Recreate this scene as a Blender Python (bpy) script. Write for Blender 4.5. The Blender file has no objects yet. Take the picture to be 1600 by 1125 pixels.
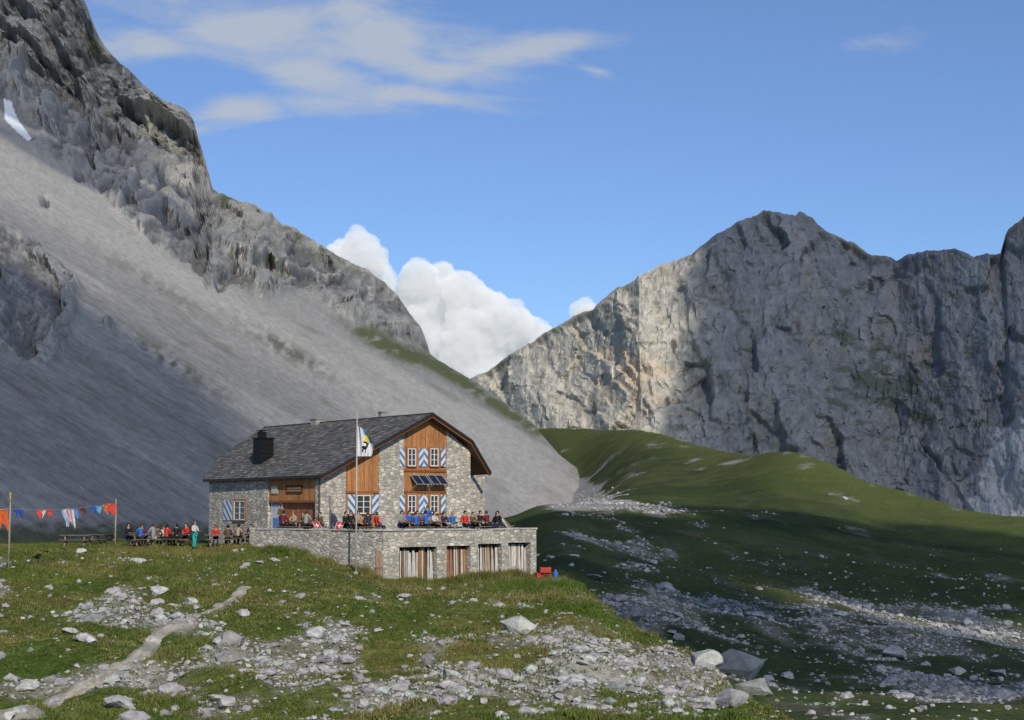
import bpy, math, random, bmesh
import numpy as np
from mathutils import Vector, Matrix
random.seed(4); rng=np.random.default_rng(7)
F=2667.0; TH=math.atan(232.5/F); CZ=2.4
cT,sT=math.cos(TH),math.sin(TH)
scene=bpy.context.scene
scene.view_settings.view_transform='Standard'; scene.view_settings.look='None'; scene.view_settings.exposure=0
coll=scene.collection

# ---------- image pixel helpers: image coordinates and a chosen depth to world points ----------
def ab(px,py):
    px=np.asarray(px,float); py=np.asarray(py,float)
    u=(px-800)/F; v=(562.5-py)/F; Y=cT-v*sT; Z=sT+v*cT
    return u/Y, Z/Y
def inv(a,b):
    v=(b*cT-sT)/(cT+b*sT); Y=cT-v*sT; u=a*Y
    return 800+u*F, 562.5-v*F
def cb(px,py):
    a,b=ab(px,py); return 800+F*a, b
def unproject(px,py,Y):  # world point behind an image pixel at a chosen depth
    a,b=ab(px,py); return Vector((float(a)*Y,Y,CZ+float(b)*Y))

# ---------- numpy noise ----------
def _h(i,j,k,s):
    n=(i*374761393+j*668265263+k*2147483647+s*974634777)&0xffffffff
    n=((n^(n>>13))*1274126177)&0xffffffff
    n=((n^(n>>16))*2246822519)&0xffffffff
    return ((n^(n>>15))&0xffffff)/float(0xffffff)
def vn(x,y,z,s=0):
    x,y,z=np.broadcast_arrays(np.asarray(x,float),np.asarray(y,float),np.asarray(z,float))
    i=np.floor(x).astype(np.int64);j=np.floor(y).astype(np.int64);k=np.floor(z).astype(np.int64)
    fx=x-i;fy=y-j;fz=z-k
    fx=fx*fx*(3-2*fx);fy=fy*fy*(3-2*fy);fz=fz*fz*(3-2*fz)
    def L(a,b,t): return a+(b-a)*t
    r=L(L(L(_h(i,j,k,s),_h(i+1,j,k,s),fx),L(_h(i,j+1,k,s),_h(i+1,j+1,k,s),fx),fy),
        L(L(_h(i,j,k+1,s),_h(i+1,j,k+1,s),fx),L(_h(i,j+1,k+1,s),_h(i+1,j+1,k+1,s),fx),fy),fz)
    return r*2-1
def fbm(x,y,z,o=4,s=0,g=.5):
    r=0;a=1;t=0
    for q in range(o):
        f=2.03**q; r=r+a*vn(x*f+q*7.3,y*f+q*3.1,z*f,s+q); t+=a; a*=g
    return r/t
def ridged(x,y,z,o=5,s=0,g=.55):
    r=0;a=1;t=0
    for q in range(o):
        f=2.07**q; n=1-np.abs(vn(x*f+q*5.3,y*f,z*f+q*2.1,s+q)); r=r+a*n*n; t+=a; a*=g
    return r/t
def facet(x,y,s,step=.5,tilt=1.0):
    x=np.asarray(x,float);y=np.asarray(y,float)
    xi=np.floor(x).astype(np.int64); yi=np.floor(y).astype(np.int64)
    b1=np.full(x.shape,9.);b2=np.full(x.shape,9.);val=np.zeros(x.shape)
    for dx in (-1,0,1):
        for dy in (-1,0,1):
            cx=xi+dx;cy=yi+dy; k=np.zeros_like(cx)
            ox=x-(cx+_h(cx,cy,k+1,s)); oy=y-(cy+_h(cx,cy,k+2,s)); d=ox*ox+oy*oy
            v=(_h(cx,cy,k+3,s)-.5)*step+tilt*(ox*(_h(cx,cy,k+4,s)-.5)*2+oy*(_h(cx,cy,k+5,s)-.5)*2)
            n=d<b1; b2=np.where(n,b1,np.minimum(b2,d)); val=np.where(n,v,val); b1=np.where(n,d,b1)
    return val,np.sqrt(b2)-np.sqrt(b1)
def blur(m,n=1):
    for _ in range(n):
        p=np.pad(m,1,mode='edge')
        m=(p[:-2,1:-1]+p[2:,1:-1]+p[1:-1,:-2]+p[1:-1,2:]+2*p[1:-1,1:-1])/6
    return m
def inpoly(px,py,poly):
    r=np.zeros(px.shape,bool); n=len(poly); j=n-1
    for i in range(n):
        xi,yi=poly[i]; xj,yj=poly[j]
        c=((yi>py)!=(yj>py))&(px<(xj-xi)*(py-yi)/((yj-yi)+1e-9)+xi)
        r^=c; j=i
    return r
def sm(x,a,b):
    t=np.clip((x-a)/(b-a),0,1); return t*t*(3-2*t)
def mix(c1,c2,t):
    t=np.asarray(t)[...,None]; return np.asarray(c1)*(1-t)+np.asarray(c2)*t

# ---------- object helpers ----------
def meta(o,label=None,cat=None,group=None,kind=None):
    if label: o["label"]=label
    if cat: o["category"]=cat
    if group: o["group"]=group
    if kind: o["kind"]=kind
    return o
def empty(name,loc,**k):
    o=bpy.data.objects.new(name,None); o.location=loc; o.empty_display_size=.3; coll.objects.link(o); meta(o,**k); return o
def np_mesh(name,V,Fc,mat,col=None,smooth=True,flatmask=None):
    V=np.asarray(V,np.float32); Fc=np.asarray(Fc,np.int32)
    me=bpy.data.meshes.new(name); k=Fc.shape[1]
    me.vertices.add(len(V)); me.vertices.foreach_set('co',V.ravel())
    me.loops.add(Fc.size); me.loops.foreach_set('vertex_index',Fc.ravel())
    me.polygons.add(len(Fc)); me.polygons.foreach_set('loop_start',np.arange(0,Fc.size,k,dtype=np.int32))
    me.update(calc_edges=True)
    sv=np.full(len(Fc),smooth)
    if flatmask is not None: sv=~flatmask[Fc[:,0]]
    me.polygons.foreach_set('use_smooth',sv)
    if col is not None:
        at=me.color_attributes.new('Col','FLOAT_COLOR','POINT')
        c=np.ones((len(V),4),np.float32); c[:,:3]=np.clip(col,0.005,.9); at.data.foreach_set('color',c.ravel())
    me.materials.append(mat); me.validate()
    o=bpy.data.objects.new(name,me); coll.objects.link(o); return o
def grid_faces(nr,nc):
    i=np.arange(nr-1)[:,None]*nc+np.arange(nc-1)[None,:]
    return np.stack([i,i+1,i+nc+1,i+nc],-1).reshape(-1,4)

class MB:
    def __init__(s,base=(0,0,0)): s.v=[];s.f=[];s.c=[];s.m=[];s.uv=[];s.b=Vector(base)
    def face(s,pts,col=(1,1,1),m=0,uv=None):
        i=len(s.v); s.v+= [Vector(p)-s.b for p in pts]; s.f.append(list(range(i,i+len(pts)))); s.c.append(col); s.m.append(m); s.uv.append(uv)
    def hexa(s,P,col=(1,1,1),m=0):
        i=len(s.v); s.v+=[Vector(p)-s.b for p in P]
        for q in ((0,3,2,1),(4,5,6,7),(0,1,5,4),(1,2,6,5),(2,3,7,6),(3,0,4,7)):
            s.f.append([i+k for k in q]); s.c.append(col); s.m.append(m); s.uv.append(None)
    def box(s,x0,x1,y0,y1,z0,z1,col=(1,1,1),m=0):
        s.hexa([(x0,y0,z0),(x1,y0,z0),(x1,y1,z0),(x0,y1,z0),(x0,y0,z1),(x1,y0,z1),(x1,y1,z1),(x0,y1,z1)],col,m)
    def fbox(s,fr,t0,t1,o0,o1,z0,z1,col=(1,1,1),m=0,z1b=None,z0b=None):
        if z1b is None: z1b=z1
        if z0b is None: z0b=z0
        s.hexa([fr.pt(t0,o0,z0),fr.pt(t1,o0,z0b),fr.pt(t1,o1,z0b),fr.pt(t0,o1,z0),fr.pt(t0,o0,z1),fr.pt(t1,o0,z1b),fr.pt(t1,o1,z1b),fr.pt(t0,o1,z1)],col,m)
    def beam(s,p,q,w,h,col=(1,1,1),m=0,up=None):
        p=Vector(p);q=Vector(q);d=(q-p).normalized()
        sd=d.cross(Vector(up) if up else Vector((0,0,1)))
        if sd.length<1e-3: sd=d.cross(Vector((0,1,0)))
        sd.normalize(); u=sd.cross(d).normalized(); a=sd*w/2;b=u*h/2
        s.hexa([p-a-b,q-a-b,q+a-b,p+a-b,p-a+b,q-a+b,q+a+b,p+a+b],col,m)
    def tube(s,P,R,n=8,col=(1,1,1),m=0):
        P=[Vector(p) for p in P]
        if not isinstance(R,(list,tuple)): R=[R]*len(P)
        rings=[]
        for k,p in enumerate(P):
            d=(P[min(k+1,len(P)-1)]-P[max(k-1,0)]).normalized()
            x=d.cross(Vector((0,0,1)))
            if x.length<1e-2: x=Vector((1,0,0))
            x.normalize(); y=d.cross(x)
            i=len(s.v); rings.append(i)
            for j in range(n):
                t=2*math.pi*j/n; s.v.append(p+(x*math.cos(t)+y*math.sin(t))*R[k]-s.b)
        for k in range(len(P)-1):
            for j in range(n):
                s.f.append([rings[k]+j,rings[k]+(j+1)%n,rings[k+1]+(j+1)%n,rings[k+1]+j]); s.c.append(col);s.m.append(m);s.uv.append(None)
        for r in (rings[0],rings[-1]):
            s.f.append([r+j for j in range(n)]); s.c.append(col);s.m.append(m);s.uv.append(None)
    def ball(s,c,r,col=(1,1,1),m=0,nu=8,nv=6,keep=None):
        c=Vector(c); r=Vector(r) if hasattr(r,'__len__') else Vector((r,r,r)); i=len(s.v)
        for a in range(nv+1):
            for b in range(nu):
                ph=math.pi*a/nv; t=2*math.pi*b/nu
                s.v.append(c+Vector((r.x*math.sin(ph)*math.cos(t),r.y*math.sin(ph)*math.sin(t),r.z*math.cos(ph)))-s.b)
        for a in range(nv):
            for b in range(nu):
                q=[i+a*nu+b,i+a*nu+(b+1)%nu,i+(a+1)*nu+(b+1)%nu,i+(a+1)*nu+b]
                if keep:
                    cc=sum((s.v[k] for k in q),Vector())/4+s.b-c
                    if not keep(cc): continue
                s.f.append(q); s.c.append(col);s.m.append(m);s.uv.append(None)
    def build(s,name,mats,parent=None,smooth=False):
        me=bpy.data.meshes.new(name); me.from_pydata([tuple(v) for v in s.v],[],s.f)
        at=me.color_attributes.new('Col','FLOAT_COLOR','CORNER'); uvl=me.uv_layers.new(name='UVMap')
        for k,p in enumerate(me.polygons):
            p.material_index=s.m[k]; p.use_smooth=smooth
            for q,li in enumerate(p.loop_indices):
                at.data[li].color=(*s.c[k],1)
                if s.uv[k]: uvl.data[li].uv=s.uv[k][q]
        for mt in (mats if isinstance(mats,(list,tuple)) else [mats]): me.materials.append(mt)
        bm=bmesh.new(); bm.from_mesh(me); bmesh.ops.recalc_face_normals(bm,faces=bm.faces); bm.to_mesh(me); bm.free()
        o=bpy.data.objects.new(name,me); coll.objects.link(o)
        if parent: o.parent=parent
        else: o.location=s.b
        return o

class Frame:
    def __init__(s,o,u,n): s.o=o;s.u=u;s.n=n
    def hit(s,px,py,off=0):
        a,b=ab(px,py);a=float(a);b=float(b)
        ox=s.o[0]+off*s.n[0];oy=s.o[1]+off*s.n[1]
        t=(a*oy-ox)/(s.u[0]-a*s.u[1]); Y=oy+t*s.u[1]
        return t,CZ+b*Y
    def pt(s,t,off,z): return Vector((s.o[0]+t*s.u[0]+off*s.n[0],s.o[1]+t*s.u[1]+off*s.n[1],z))

# ---------- materials ----------
def newmat(name):
    m=bpy.data.materials.new(name); m.use_nodes=True; nt=m.node_tree
    b=nt.nodes['Principled BSDF']; b.inputs['Roughness'].default_value=.85
    b.inputs['Specular IOR Level'].default_value=.25
    return m,nt,b
def nd(nt,t,**k):
    n=nt.nodes.new(t)
    for a,v in k.items(): setattr(n,a,v)
    return n
def mathn(nt,op,a,b=None,clamp=False):
    n=nd(nt,'ShaderNodeMath',operation=op); n.use_clamp=clamp
    for i,x in enumerate((a,b)):
        if x is None: continue
        if isinstance(x,(int,float)): n.inputs[i].default_value=x
        else: nt.links.new(x,n.inputs[i])
    return n.outputs[0]
def colmat(name,rough=.85,scale=2.0,lo=.75,hi=1.25,bump=.3,bdist=.05,bscale=None,stretch=(1,1,1),detail=4,spec=.2,nr_=.65):
    m,nt,b=newmat(name); L=nt.links.new
    at=nd(nt,'ShaderNodeAttribute',attribute_name='Col')
    tc=nd(nt,'ShaderNodeTexCoord'); mp=nd(nt,'ShaderNodeMapping'); mp.inputs['Scale'].default_value=stretch
    L(tc.outputs['Object'],mp.inputs[0])
    nz=nd(nt,'ShaderNodeTexNoise'); nz.inputs['Scale'].default_value=scale; nz.inputs['Detail'].default_value=detail; nz.inputs['Roughness'].default_value=nr_
    L(mp.outputs[0],nz.inputs[0])
    mr=nd(nt,'ShaderNodeMapRange'); mr.inputs[1].default_value=.33; mr.inputs[2].default_value=.67; mr.inputs[3].default_value=lo; mr.inputs[4].default_value=hi
    L(nz.outputs[0],mr.inputs[0])
    vm=nd(nt,'ShaderNodeVectorMath',operation='SCALE'); L(at.outputs['Color'],vm.inputs[0]); L(mr.outputs[0],vm.inputs['Scale'])
    L(vm.outputs[0],b.inputs['Base Color'])
    b.inputs['Roughness'].default_value=rough; b.inputs['Specular IOR Level'].default_value=spec
    if bump:
        nb=nd(nt,'ShaderNodeTexNoise'); nb.inputs['Scale'].default_value=bscale or scale; nb.inputs['Detail'].default_value=3; nb.inputs['Roughness'].default_value=.7
        L(mp.outputs[0],nb.inputs[0])
        bp=nd(nt,'ShaderNodeBump'); bp.inputs['Strength'].default_value=bump; bp.inputs['Distance'].default_value=bdist
        L(nb.outputs[0],bp.inputs['Height']); L(bp.outputs[0],b.inputs['Normal'])
    return m
M_mtn=colmat('mountain_rock',.95,.30,.78,1.22,.8,1.0,.3,detail=5,spec=.05,nr_=.72)
M_far=colmat('far_rock',.95,.10,.84,1.16,.7,2.5,.10,stretch=(1,1,.7),detail=5,spec=.05,nr_=.72)
M_gnd=colmat('ground_turf',.95,2.2,.55,1.45,.9,.22,1.6,detail=5,spec=.05,nr_=.75)
M_rock=colmat('limestone',.9,3.5,.65,1.3,.7,.08,5,detail=5,spec=.15)
M_grass=colmat('grass_blades',.8,.5,.8,1.2,0,detail=2,spec=.1)
M_path=colmat('path_dirt',.95,3,.6,1.25,.8,.06,6,nr_=.75)
M_wood=colmat('weathered_wood',.75,3,.7,1.25,.3,.01,12,stretch=(4,4,.6))
M_metal=colmat('dark_metal',.55,4,.9,1.1,0,spec=.2)
M_slate=colmat('roof_slate',.6,5,.7,1.3,.3,.01,12,spec=.4)
M_cloth=colmat('cloth',.9,8,.85,1.12,.2,.01,14)
M_paint=colmat('painted',.6,4,.85,1.1,0,spec=.3)
def masonry():
    m,nt,b=newmat('stone_masonry'); L=nt.links.new
    tc=nd(nt,'ShaderNodeTexCoord')
    nz=nd(nt,'ShaderNodeTexNoise'); nz.inputs['Scale'].default_value=2.2; L(tc.outputs['Object'],nz.inputs[0])
    ad=nd(nt,'ShaderNodeMixRGB',blend_type='ADD'); ad.inputs[0].default_value=.16
    L(tc.outputs['Object'],ad.inputs[1]); L(nz.outputs['Color'],ad.inputs[2])
    mp=nd(nt,'ShaderNodeMapping'); mp.inputs['Scale'].default_value=(2.7,2.7,5.4); L(ad.outputs[0],mp.inputs[0])
    ve=nd(nt,'ShaderNodeTexVoronoi',feature='DISTANCE_TO_EDGE'); ve.inputs['Scale'].default_value=1; ve.inputs['Randomness'].default_value=.9; L(mp.outputs[0],ve.inputs[0])
    vc=nd(nt,'ShaderNodeTexVoronoi',feature='F1'); vc.inputs['Scale'].default_value=1; vc.inputs['Randomness'].default_value=.9; L(mp.outputs[0],vc.inputs[0])
    sep=nd(nt,'ShaderNodeSeparateColor'); L(vc.outputs['Color'],sep.inputs[0])
    cr=nd(nt,'ShaderNodeValToRGB'); e=cr.color_ramp; e.elements[0].color=(.28,.26,.22,1); e.elements[1].color=(.66,.61,.52,1)
    for p,c in ((.3,(.38,.355,.305,1)),(.6,(.49,.455,.395,1)),(.8,(.47,.41,.33,1))):
        x=e.elements.new(p); x.color=c
    L(sep.outputs[0],cr.inputs[0])
    n2=nd(nt,'ShaderNodeTexNoise'); n2.inputs['Scale'].default_value=7; n2.inputs['Detail'].default_value=4; L(tc.outputs['Object'],n2.inputs[0])
    mr=nd(nt,'ShaderNodeMapRange'); mr.inputs[1].default_value=.3;mr.inputs[2].default_value=.7;mr.inputs[3].default_value=.75;mr.inputs[4].default_value=1.18; L(n2.outputs[0],mr.inputs[0])
    vs=nd(nt,'ShaderNodeVectorMath',operation='SCALE'); L(cr.outputs[0],vs.inputs[0]); L(mr.outputs[0],vs.inputs['Scale'])
    rm=nd(nt,'ShaderNodeMapRange'); rm.inputs[1].default_value=.015; rm.inputs[2].default_value=.08; L(ve.outputs['Distance'],rm.inputs[0])
    mx=nd(nt,'ShaderNodeMixRGB'); mx.inputs[1].default_value=(.23,.205,.17,1); L(rm.outputs[0],mx.inputs[0]); L(vs.outputs[0],mx.inputs[2])
    L(mx.outputs[0],b.inputs['Base Color'])
    ha=mathn(nt,'ADD',mathn(nt,'MINIMUM',ve.outputs['Distance'],.18),mathn(nt,'MULTIPLY',n2.outputs[0],.14))
    bp=nd(nt,'ShaderNodeBump'); bp.inputs['Strength'].default_value=.7; bp.inputs['Distance'].default_value=.15; L(ha,bp.inputs['Height']); L(bp.outputs[0],b.inputs['Normal'])
    b.inputs['Roughness'].default_value=.9
    return m
M_mas=masonry()
def stripes():
    m,nt,b=newmat('shutter_stripes'); L=nt.links.new
    uv=nd(nt,'ShaderNodeUVMap'); sp=nd(nt,'ShaderNodeSeparateXYZ'); L(uv.outputs[0],sp.inputs[0])
    fr=mathn(nt,'FRACT',sp.outputs[0]); g=mathn(nt,'GREATER_THAN',fr,.55)
    mx=nd(nt,'ShaderNodeMixRGB'); mx.inputs[1].default_value=(.54,.56,.57,1); mx.inputs[2].default_value=(.075,.16,.33,1); L(g,mx.inputs[0]); L(mx.outputs[0],b.inputs['Base Color'])
    b.inputs['Roughness'].default_value=.6; return m
M_str=stripes()
mg,nt,b=newmat('window_glass'); b.inputs['Base Color'].default_value=(.02,.022,.025,1); b.inputs['Roughness'].default_value=.08; b.inputs['Specular IOR Level'].default_value=.6; M_glass=mg
mg,nt,b=newmat('solar_cells'); b.inputs['Roughness'].default_value=.15; b.inputs['Specular IOR Level'].default_value=.5
tc=nd(nt,'ShaderNodeTexCoord'); br=nd(nt,'ShaderNodeTexVoronoi'); br.inputs['Scale'].default_value=9; nt.links.new(tc.outputs['Object'],br.inputs[0])
mx=nd(nt,'ShaderNodeMixRGB'); mx.inputs[1].default_value=(.012,.016,.035,1); mx.inputs[2].default_value=(.02,.03,.06,1); nt.links.new(br.outputs['Color'],mx.inputs[0]); nt.links.new(mx.outputs[0],b.inputs['Base Color']); M_solar=mg

# ---------- camera ----------
cam=bpy.data.cameras.new('camera'); co=bpy.data.objects.new('camera',cam); coll.objects.link(co)
co.location=(0,0,CZ); co.rotation_euler=(math.pi/2+TH,0,0); cam.lens=60; cam.sensor_width=36; cam.clip_end=20000; cam.clip_start=.5
scene.camera=co

# ---------- sun ----------
AZ=math.radians(17); EL=math.radians(31)
S=Vector((math.sin(AZ)*math.cos(EL),-math.cos(AZ)*math.cos(EL),math.sin(EL)))
sl=bpy.data.lights.new('sun','SUN'); sl.energy=3.8; sl.angle=math.radians(.5); sl.color=(1,.93,.80)
so=bpy.data.objects.new('sun',sl); so.rotation_euler=S.to_track_quat('Z','Y').to_euler(); so.location=(0,0,60); coll.objects.link(so)

# ---------- world ----------
w=bpy.data.worlds.new('World'); scene.world=w; w.use_nodes=True; nt=w.node_tree; nt.nodes.clear(); L=nt.links.new
out=nd(nt,'ShaderNodeOutputWorld'); sky=nd(nt,'ShaderNodeTexSky',sky_type='NISHITA'); sky.sun_disc=False
sky.sun_elevation=EL; sky.sun_rotation=math.pi-AZ; sky.altitude=2200; sky.air_density=1.0; sky.dust_density=.1; sky.ozone_density=2.2
tc=nd(nt,'ShaderNodeTexCoord'); sp=nd(nt,'ShaderNodeSeparateXYZ'); L(tc.outputs['Generated'],sp.inputs[0])
rmp=nd(nt,'ShaderNodeMapRange'); rmp.inputs[1].default_value=0; rmp.inputs[2].default_value=.28; L(sp.outputs[2],rmp.inputs[0])
tcol=nd(nt,'ShaderNodeMixRGB'); tcol.inputs[1].default_value=(.60,.74,.93,1); tcol.inputs[2].default_value=(.84,.92,1.08,1); L(rmp.outputs[0],tcol.inputs[0])
tint=nd(nt,'ShaderNodeMixRGB',blend_type='MULTIPLY'); tint.inputs[0].default_value=1; L(tcol.outputs[0],tint.inputs[2]); L(sky.outputs[0],tint.inputs[1])
bg=nd(nt,'ShaderNodeBackground'); bg.inputs[1].default_value=.112; L(tint.outputs[0],bg.inputs[0])
yy=mathn(nt,'MAXIMUM',sp.outputs[1],.02)
u=mathn(nt,'DIVIDE',sp.outputs[0],yy); v=mathn(nt,'DIVIDE',sp.outputs[2],yy)
cmb=nd(nt,'ShaderNodeCombineXYZ'); L(u,cmb.inputs[0]); L(v,cmb.inputs[1])
mp=nd(nt,'ShaderNodeMapping'); mp.inputs['Scale'].default_value=(15,44,1); mp.inputs['Rotation'].default_value=(0,0,.15); L(cmb.outputs[0],mp.inputs[0])
nz=nd(nt,'ShaderNodeTexNoise'); nz.inputs['Scale'].default_value=1; nz.inputs['Detail'].default_value=9; nz.inputs['Roughness'].default_value=.58; nz.inputs['Distortion'].default_value=.45; L(mp.outputs[0],nz.inputs[0])
mask=None
for (px,py,rx,ry,rot,wt) in [(230,70,140,50,.1,1.05),(400,45,240,80,.1,1.35),(590,50,190,75,.15,1.4),(500,120,180,50,.3,1.3),(640,148,200,26,.08,1.3),(370,174,120,32,-.1,1.35),(800,82,180,32,-.12,1.15),(700,115,160,44,.05,1.05),(1355,68,100,26,-.1,.74),(935,112,45,14,.3,.75),(300,200,55,18,0,.95),(500,160,130,28,.0,1.1)]:
    a0,b0=ab(px,py); a0=float(a0);b0=float(b0)
    du=mathn(nt,'SUBTRACT',u,a0); dv=mathn(nt,'SUBTRACT',v,b0)
    c,s_=math.cos(rot),math.sin(rot)
    e1=mathn(nt,'MULTIPLY',mathn(nt,'SUBTRACT',mathn(nt,'MULTIPLY',du,c),mathn(nt,'MULTIPLY',dv,s_)),F/rx)
    e2=mathn(nt,'MULTIPLY',mathn(nt,'ADD',mathn(nt,'MULTIPLY',du,s_),mathn(nt,'MULTIPLY',dv,c)),F/ry)
    d=mathn(nt,'ADD',mathn(nt,'MULTIPLY',e1,e1),mathn(nt,'MULTIPLY',e2,e2))
    g=mathn(nt,'MULTIPLY',mathn(nt,'SUBTRACT',1.25,mathn(nt,'POWER',d,.5)),wt)
    g=mathn(nt,'MAXIMUM',g,0)
    mask=g if mask is None else mathn(nt,'MAXIMUM',mask,g)
den=mathn(nt,'MULTIPLY',mathn(nt,'SUBTRACT',mathn(nt,'ADD',mathn(nt,'MULTIPLY',mask,.50),mathn(nt,'MULTIPLY',nz.outputs[0],1.45)),.80),1.5,clamp=True)
sst=nd(nt,'ShaderNodeMapRange',interpolation_type='SMOOTHSTEP'); L(den,sst.inputs[0]); sst.inputs[4].default_value=.86
gt=mathn(nt,'MULTIPLY',mathn(nt,'MULTIPLY',sst.outputs[0],mathn(nt,'GREATER_THAN',sp.outputs[1],.05)),mathn(nt,'MULTIPLY',mask,5,clamp=True))
cbk=nd(nt,'ShaderNodeBackground'); cbk.inputs[0].default_value=(.47,.52,.60,1); cbk.inputs[1].default_value=1.0
mxs=nd(nt,'ShaderNodeMixShader'); L(gt,mxs.inputs[0]); L(bg.outputs[0],mxs.inputs[1]); L(cbk.outputs[0],mxs.inputs[2]); L(mxs.outputs[0],out.inputs[0])

# ================= TERRAIN =================
cs=np.arange(-300,1951,4.5); nc=len(cs)
Ds=np.concatenate([np.geomspace(2,45,26)[:-1],np.linspace(45,125,330)[:-1],np.geomspace(125,560,260)[:-1],np.geomspace(560,1180,110)[:-1],np.geomspace(1180,3500,12)])
nr=len(Ds)
KN=[(-320,858,110),(0,858,112),(180,854,113),(300,854,113.5),(390,852,110.5),(450,862,108),(520,878,105.5),(590,903,102.9),(640,914,103.4),(740,911,105.8),(838,905,109.3),(880,905,108.5),(902,914,107),(930,938,102),(958,964,98),(1005,994,93),(1055,1020,87),(1095,1044,81),(1150,1078,74),(1200,1106,68),(1240,1128,63),(1380,1180,56),(1600,1240,48),(2000,1270,44)]
kc,kb=cb([k[0] for k in KN],[k[1] for k in KN]); kD=np.array([k[2] for k in KN],float)
bK=np.interp(cs,kc,kb); DK=np.interp(cs,kc,kD)
ker=np.ones(5)/5
bK=np.convolve(np.pad(bK,2,mode='edge'),ker,'valid')
Db=np.minimum(62,DK-8); bbot=np.minimum(float(ab(800,1125)[1]),bK-.012)
D2=Ds[:,None]*np.ones(nc)[None,:]; C2=np.ones(nr)[:,None]*cs[None,:]
tt=(1/D2-1/DK)/(1/Db-1/DK)
bz=bK+(bbot-bK)*tt
zk=bz*D2
zk=np.where(D2<Db,-1.7+(bbot*Db+1.7)*D2/Db,zk)
fl=sm(C2,800,930)
after=bK*DK+np.where(D2>DK,-(D2-DK)*.9*fl-np.maximum(D2-138,0)*.3*(1-fl),0)
zk=np.where(D2>DK,after,zk)
SIL=[(700,740),(800,700),(825,672),(845,666),(870,665),(930,668),(990,668),(1030,675),(1080,690),(1130,702),(1180,705),(1240,705),(1290,720),(1340,745),(1400,765),(1450,780),(1500,793),(1550,803),(1600,808),(1950,830)]
sc_,sb_=cb([q[0] for q in SIL],[q[1] for q in SIL])
sb=np.interp(cs,sc_,sb_,left=sb_[0]); sb=np.convolve(np.pad(sb,2,mode='edge'),ker,'valid')
sb=sb+fbm(cs/60,0,0,3,5)*.0006
VN=[(700,(90,1130),(150,960),(250,860),(380,830),(620,850),(900,860),(1150,None)),
(810,(90,1110),(150,925),(230,865),(350,803),(640,825),(860,800),(1130,None)),
(840,(95,1080),(145,915),(225,850),(340,790),(650,808),(870,750),(1120,None)),
(870,(95,1060),(140,910),(220,842),(335,787),(650,798),(840,736),(1080,None)),
(905,(95,1070),(145,915),(222,845),(335,789),(600,790),(790,754),(1020,None)),
(935,(95,1075),(150,925),(226,850),(340,790),(560,782),(740,742),(980,None)),
(990,(90,1085),(150,940),(230,856),(340,790),(500,748),(640,714),(860,None)),
(1200,(72,1150),(120,1046),(200,938),(300,838),(370,788),(430,747),(500,None)),
(1400,(72,1150),(120,1050),(200,964),(300,880),(350,838),(400,800),(440,None)),
(1600,(74,1145),(120,1066),(200,982),(300,898),(335,865),(370,835),(400,None)),
(1950,(74,1160),(120,1090),(200,1000),(300,920),(335,885),(370,855),(400,None))]
vc=cb([q[0] for q in VN],[800]*len(VN))[0]
zv=np.zeros((nr,nc)); NL=7
VD=[np.interp(cs,vc,[q[1+k][0] for q in VN]) for k in range(NL)]
VB=[np.interp(cs,vc,[float(ab(q[0],q[1+k][1])[1]) for q in VN]) for k in range(NL-1)]+[sb]
k15=np.ones(15)/15
def smc(q,n=2):
    for _ in range(n): q=np.convolve(np.pad(q,7,mode='edge'),k15,'valid')
    return q
for k in range(NL):
    bl_=sm(cs,930,1000)
    VD[k]=VD[k]*(1-bl_)+smc(VD[k])*bl_
    if k<NL-1: VB[k]=VB[k]*(1-bl_)+smc(VB[k])*bl_
for j in range(nc):
    xs=[0,VD[0][j]*.7]+[VD[k][j] for k in range(NL)]
    z0=VB[0][j]*VD[0][j]
    zs=[z0-1,z0-.6]+[VB[k][j]*VD[k][j] for k in range(NL)]
    h=zs[-1]; xs+= [xs[-1]+60,xs[-1]+300,4500]; zs+=[h-14,h-60,h-140]
    zv[:,j]=np.interp(Ds,xs,zs)
k9=np.ones(17)/17
zs2=zv
for _ in range(2): zs2=np.apply_along_axis(lambda q:np.convolve(np.pad(q,8,mode='edge'),k9,'valid'),0,zs2)
crestD=VD[-1][None,:]
wgt=sm(np.abs(D2-crestD)/crestD,.04,.2); zv=zv*(1-wgt)+zs2*wgt
for _ in range(4): zv[:,1:-1]=(zv[:,:-2]+2*zv[:,1:-1]+zv[:,2:])/4
X2=(C2-800)/F*D2
zv+= fbm(X2/28,D2/28,0,4,11)*2.2*sm(D2,60,140)*(1-.7*sm(D2,230,330)) + fbm(X2/6,D2/6,0,3,12)*.6
hk=zk>zv
near_terr=((C2>300)&(C2<880)&(D2>98))
calm=1-blur(near_terr.astype(float),6)*.9
plate=1-.85*sm(D2,106,111)*(C2<400)
zk+= (fbm(X2/9,D2/11,0,4,21)*1.3+(ridged(X2/4.2,D2/4.5,0,3,22)-.5)*.65+fbm(X2/1.4,D2/1.4,0,2,24)*.12)*calm*plate*sm(D2,5,45)*(1-.5*sm(D2,95,108)*sm(C2,860,900)*(1-sm(C2,940,1000)))
d_=zk-zv; Z2=np.where(np.abs(d_)<1,np.maximum(zk,zv)+.25*(1-np.abs(d_))**2,np.maximum(zk,zv))
PX,PY=inv((C2-800)/F,Z2/D2)
def gz(X,Y):
    X=np.asarray(X,float);Y=np.asarray(Y,float)
    c=800+F*X/Y; j=np.clip((c-cs[0])/4.5,0,nc-1.001); j0=j.astype(int); fj=j-j0
    i1=np.clip(np.searchsorted(Ds,Y),1,nr-1); i0=i1-1; fi=(Y-Ds[i0])/(Ds[i1]-Ds[i0])
    return CZ+(Z2[i0,j0]*(1-fi)*(1-fj)+Z2[i1,j0]*fi*(1-fj)+Z2[i0,j0+1]*(1-fi)*fj+Z2[i1,j0+1]*fi*fj)
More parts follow.
